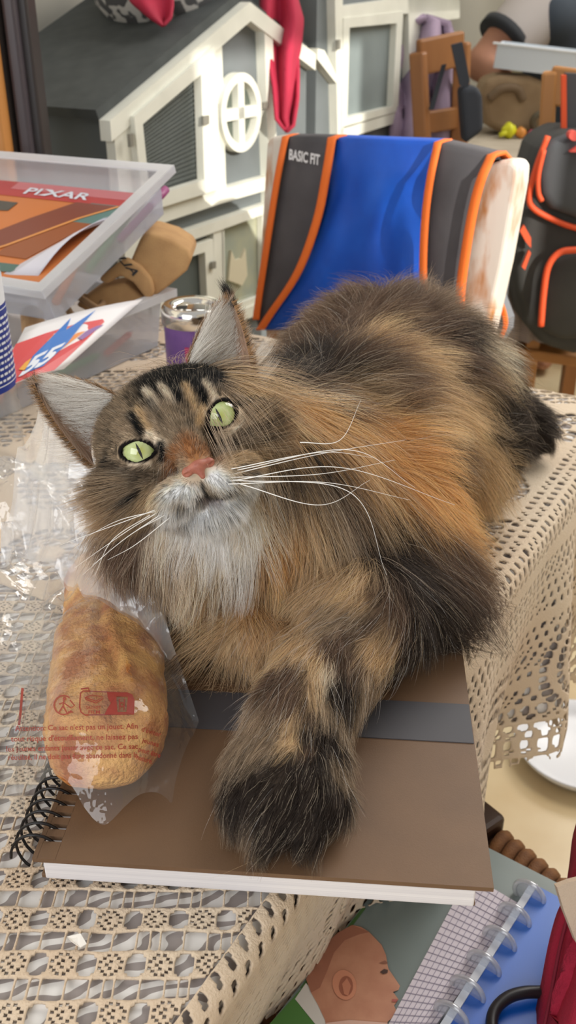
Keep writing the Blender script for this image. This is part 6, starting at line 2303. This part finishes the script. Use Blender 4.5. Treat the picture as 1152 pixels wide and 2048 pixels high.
def mprint(name, pts, col, z, col2=None, par=None):
    return obj(name, prism([at_z(x, y, PZ + z) for x, y in pts], UP * 0.00012), M('print_%d_%d_%d' % col, col, 0.45, col2, 60), par or mcv)


mprint('green_panel', [(604, 1976), (640, 2048), (652, 2075), (520, 2075), (541, 2046)], (74, 122, 58), 0.0005)
mprint('green_border', [(724, 1816), (732, 1816), (612, 1976), (600, 1976)], (62, 98, 50), 0.0005)
mprint('white_cloth', [(590, 1998), (612, 1966), (640, 2000), (662, 2060), (640, 2060)], (206, 202, 196), 0.0008)
skin_ = [(612, 1958), (624, 1936), (641, 1906), (658, 1882), (675, 1866), (704, 1850), (722, 1854), (738, 1864), (763, 1890), (772, 1910), (775, 1930), (777, 1938), (788, 1954), (800, 1972), (797, 1980), (786, 1984), (797, 1999), (792, 2006),
         (788, 2011), (792, 2020), (786, 2034), (775, 2044), (775, 2070), (655, 2070), (650, 2040), (636, 2010), (622, 1985)]
bh = mprint('baby_head', skin_, (192, 138, 110), 0.0011, (176, 120, 94))
mprint('hair_shade', [(612, 1958), (624, 1936), (641, 1906), (658, 1882), (675, 1866), (704, 1850), (738, 1864), (720, 1868), (690, 1880), (668, 1905), (655, 1940), (640, 1975), (622, 1985)], (158, 104, 82), 0.0014, None, bh)
ear_o = [(689 + 24 * math.cos(a_) + 3 * math.sin(a_), 1970 + 30 * math.sin(a_)) for a_ in np.linspace(0, 6.28, 22, endpoint=False)]
ear_i = [(692 + 14 * math.cos(a_), 1972 + 20 * math.sin(a_)) for a_ in np.linspace(0, 6.28, 18, endpoint=False)]
mprint('ear_outline', ear_o, (202, 136, 106), 0.0017, None, bh)
mprint('ear_hollow', ear_i, (154, 92, 70), 0.0020, None, bh)
mprint('ear_lobe', [(684, 1968), (694, 1956), (702, 1972), (696, 1992), (688, 1988)], (190, 124, 96), 0.0023, None, bh)
mprint('eye_mark', [(760, 1944), (768, 1938), (776, 1940), (775, 1946), (766, 1948)], (70, 48, 42), 0.0017, None, bh)
mprint('brow_mark', [(758, 1926), (770, 1921), (776, 1926), (768, 1927)], (140, 92, 72), 0.0017, None, bh)
mprint('lip_mark', [(784, 1998), (797, 1999), (792, 2004), (784, 2003)], (168, 86, 78), 0.0017, None, bh)
mprint('shirt', [(652, 2046), (700, 2040), (775, 2046), (775, 2075), (652, 2075)], (206, 168, 152), 0.0017, None, bh)

# disc-bound notebook
dz = PZ + 0.0055
dn = thing('disc_notebook', at_z(960, 1930, dz - 0.006), 'clear disc bound notebook with squared paper and a bright blue divider', 'notebook')
b_top, b_bot = at_z(1070, 1772, dz), at_z(866, 2095, dz)
bd = unit(b_bot - b_top)
bl_ = unit(np.cross(UP, bd))
if bl_[0] > 0:
    bl_ = -bl_
pgl = [at_z(938, 1748, dz), at_z(1046, 1812, dz), b_bot + bl_ * 0.007, at_z(755, 2090, dz)]
obj('squared_page', prism(pgl, -UP * 0.004), M('squared_paper', (206, 198, 206), 0.8), dn)
gl_ = []
for k in range(1, 26):
    t_ = k / 26
    a_, b_ = pgl[1] + (pgl[2] - pgl[1]) * t_, pgl[0] + (pgl[3] - pgl[0]) * t_
    gl_.append(bar(a_ + UP * 0.0003, b_ + UP * 0.0003, 0.0004, 0.0003))
for k in range(1, 9):
    t_ = k / 9
    gl_.append(bar(pgl[0] + (pgl[1] - pgl[0]) * t_ + UP * 0.0003, pgl[3] + (pgl[2] - pgl[3]) * t_ + UP * 0.0003, 0.0004, 0.0003))
obj('ruled_lines', joinvf(*gl_), M('lilac_rule', (150, 142, 160), 0.8), dn)
m_cob = M('cobalt_cover', (6, 92, 190), 0.35, (4, 78, 170), 5)
obj('blue_divider', prism([b_top - bl_ * 0.002, b_top - bl_ * 0.16, b_bot - bl_ * 0.16, b_bot - bl_ * 0.002], UP * 0.0016), m_cob, dn)
obj('binding_edge', prism([b_top - bl_ * 0.002 + UP * 0.0017, b_top + bl_ * 0.0035 + UP * 0.0017, b_bot + bl_ * 0.0035 + UP * 0.0017, b_bot - bl_ * 0.002 + UP * 0.0017], UP * 0.0012), M('clear_edge', (216, 222, 232), 0.3), dn)
m_disc = film('clear_disc_plastic', tint=(214, 218, 224), gloss=0.10, rough=0.08, haze=0.22)
for x, y in ((1054, 1784), (1024, 1830), (994, 1877), (962, 1926), (930, 1977), (897, 2028)):
    c_ = at_z(x, y, dz + 0.003)
    c_ = b_top + bd * np.dot(c_ - b_top, bd) + UP * 0.002
    Rr = 0.0135
    dk = obj('disc', lathe([(0.0001, -0.0012), (Rr - 0.003, -0.0012), (Rr - 0.003, 0.0012), (0.0001, 0.0012)], c_, 28, bd), m_disc, dn, smooth=False)
    obj('disc_rim', tube([c_ + (bl_ * math.cos(a_) + UP * math.sin(a_)) * (Rr - 0.0015) for a_ in np.linspace(0, 2 * math.pi, 28, endpoint=False)], 0.0019, 8, closed=True),
        film('clear_rim_plastic', tint=(226, 228, 232), gloss=0.16, rough=0.10, haze=0.34), dk, smooth=True)

# black cable loop on the divider
lp3 = catmull([at_z(1090, 1984, dz + 0.008), at_z(1050, 1985, dz + 0.010), at_z(1018, 1994, dz + 0.010), at_z(994, 2014, dz + 0.009), at_z(984, 2040, dz + 0.008), at_z(986, 2080, dz + 0.007)], 8)
tag(obj('bag_handle', tube(lp3, 0.0042, 10), M('black_rubber', (26, 24, 28), 0.4), smooth=True), 'black rounded handle loop lying on the blue divider', 'handle')

# crimson bag
rbg = thing('fabric_bag', at_z(1160, 1980, PZ + 0.01), 'crimson fabric bag with a beige patch at the lower right corner', 'bag')
out_ = [(1165, 1610), (1146, 1668), (1138, 1730), (1128, 1790), (1112, 1830), (1096, 1890), (1078, 1985), (1060, 2070)]
m_crim = M('crimson_canvas', (166, 24, 56), 0.85, (148, 18, 46), 14, bump=0.4, bscale=700)
Vb, k_ = [], 14
for (x, y) in catmull(out_, 4):
    for j in range(k_ + 1):
        s_ = j / k_
        D_ = 0.70 + (y - 1610) / 460 * -0.060 - 0.055 * math.sin(min(1, s_ * 1.6) * math.pi / 2) + 0.008 * math.sin(s_ * 9 + y * 0.013)
        Vb.append(at_D(x + s_ * 190, y + 10 * math.sin(s_ * 5), D_))
n_ = len(Vb) // (k_ + 1)
Fb = [(i * (k_ + 1) + j, i * (k_ + 1) + j + 1, (i + 1) * (k_ + 1) + j + 1, (i + 1) * (k_ + 1) + j) for i in range(n_ - 1) for j in range(k_)]
o = obj('bag_cloth', (np.array(Vb), Fb), m_crim, rbg, smooth=True)
mod(o, 'SOLIDIFY', thickness=0.03, offset=1.0)
obj('seam', tube([at_D(x + 24, y + 4, 0.70 + (y - 1610) / 460 * -0.060 - 0.022) for x, y in catmull(out_[2:], 3)], 0.0012, 6), M('dark_crimson_thread', (120, 14, 40), 0.8), rbg, smooth=True)
pt = [at_D(x, y, 0.622) for x, y in ((1114, 1774), (1140, 1764), (1200, 1750), (1200, 1960), (1152, 1884), (1128, 1822))]
tag(obj('canvas_patch', prism(pt, (0, 0.006, -0.004)), M('beige_patch_canvas', (206, 186, 164), 0.9, bump=0.4, bscale=900), rbg), 'beige canvas patch')

# white bowl on the floor
fd = at_z(1128, 1532, 0.0)
tag(obj('floor_bowl', lathe([(0.0001, 0.004), (0.07, 0.002), (0.085, 0.0), (0.105, 0.022), (0.112, 0.034), (0.108, 0.034), (0.098, 0.020), (0.075, 0.010), (0.0001, 0.010)], fd + (0.03, 0.02, 0.001), 48), M('white_enamel', (236, 238, 244), 0.3), smooth=True), 'white shallow bowl on the floor under the tablecloth edge', 'bowl')
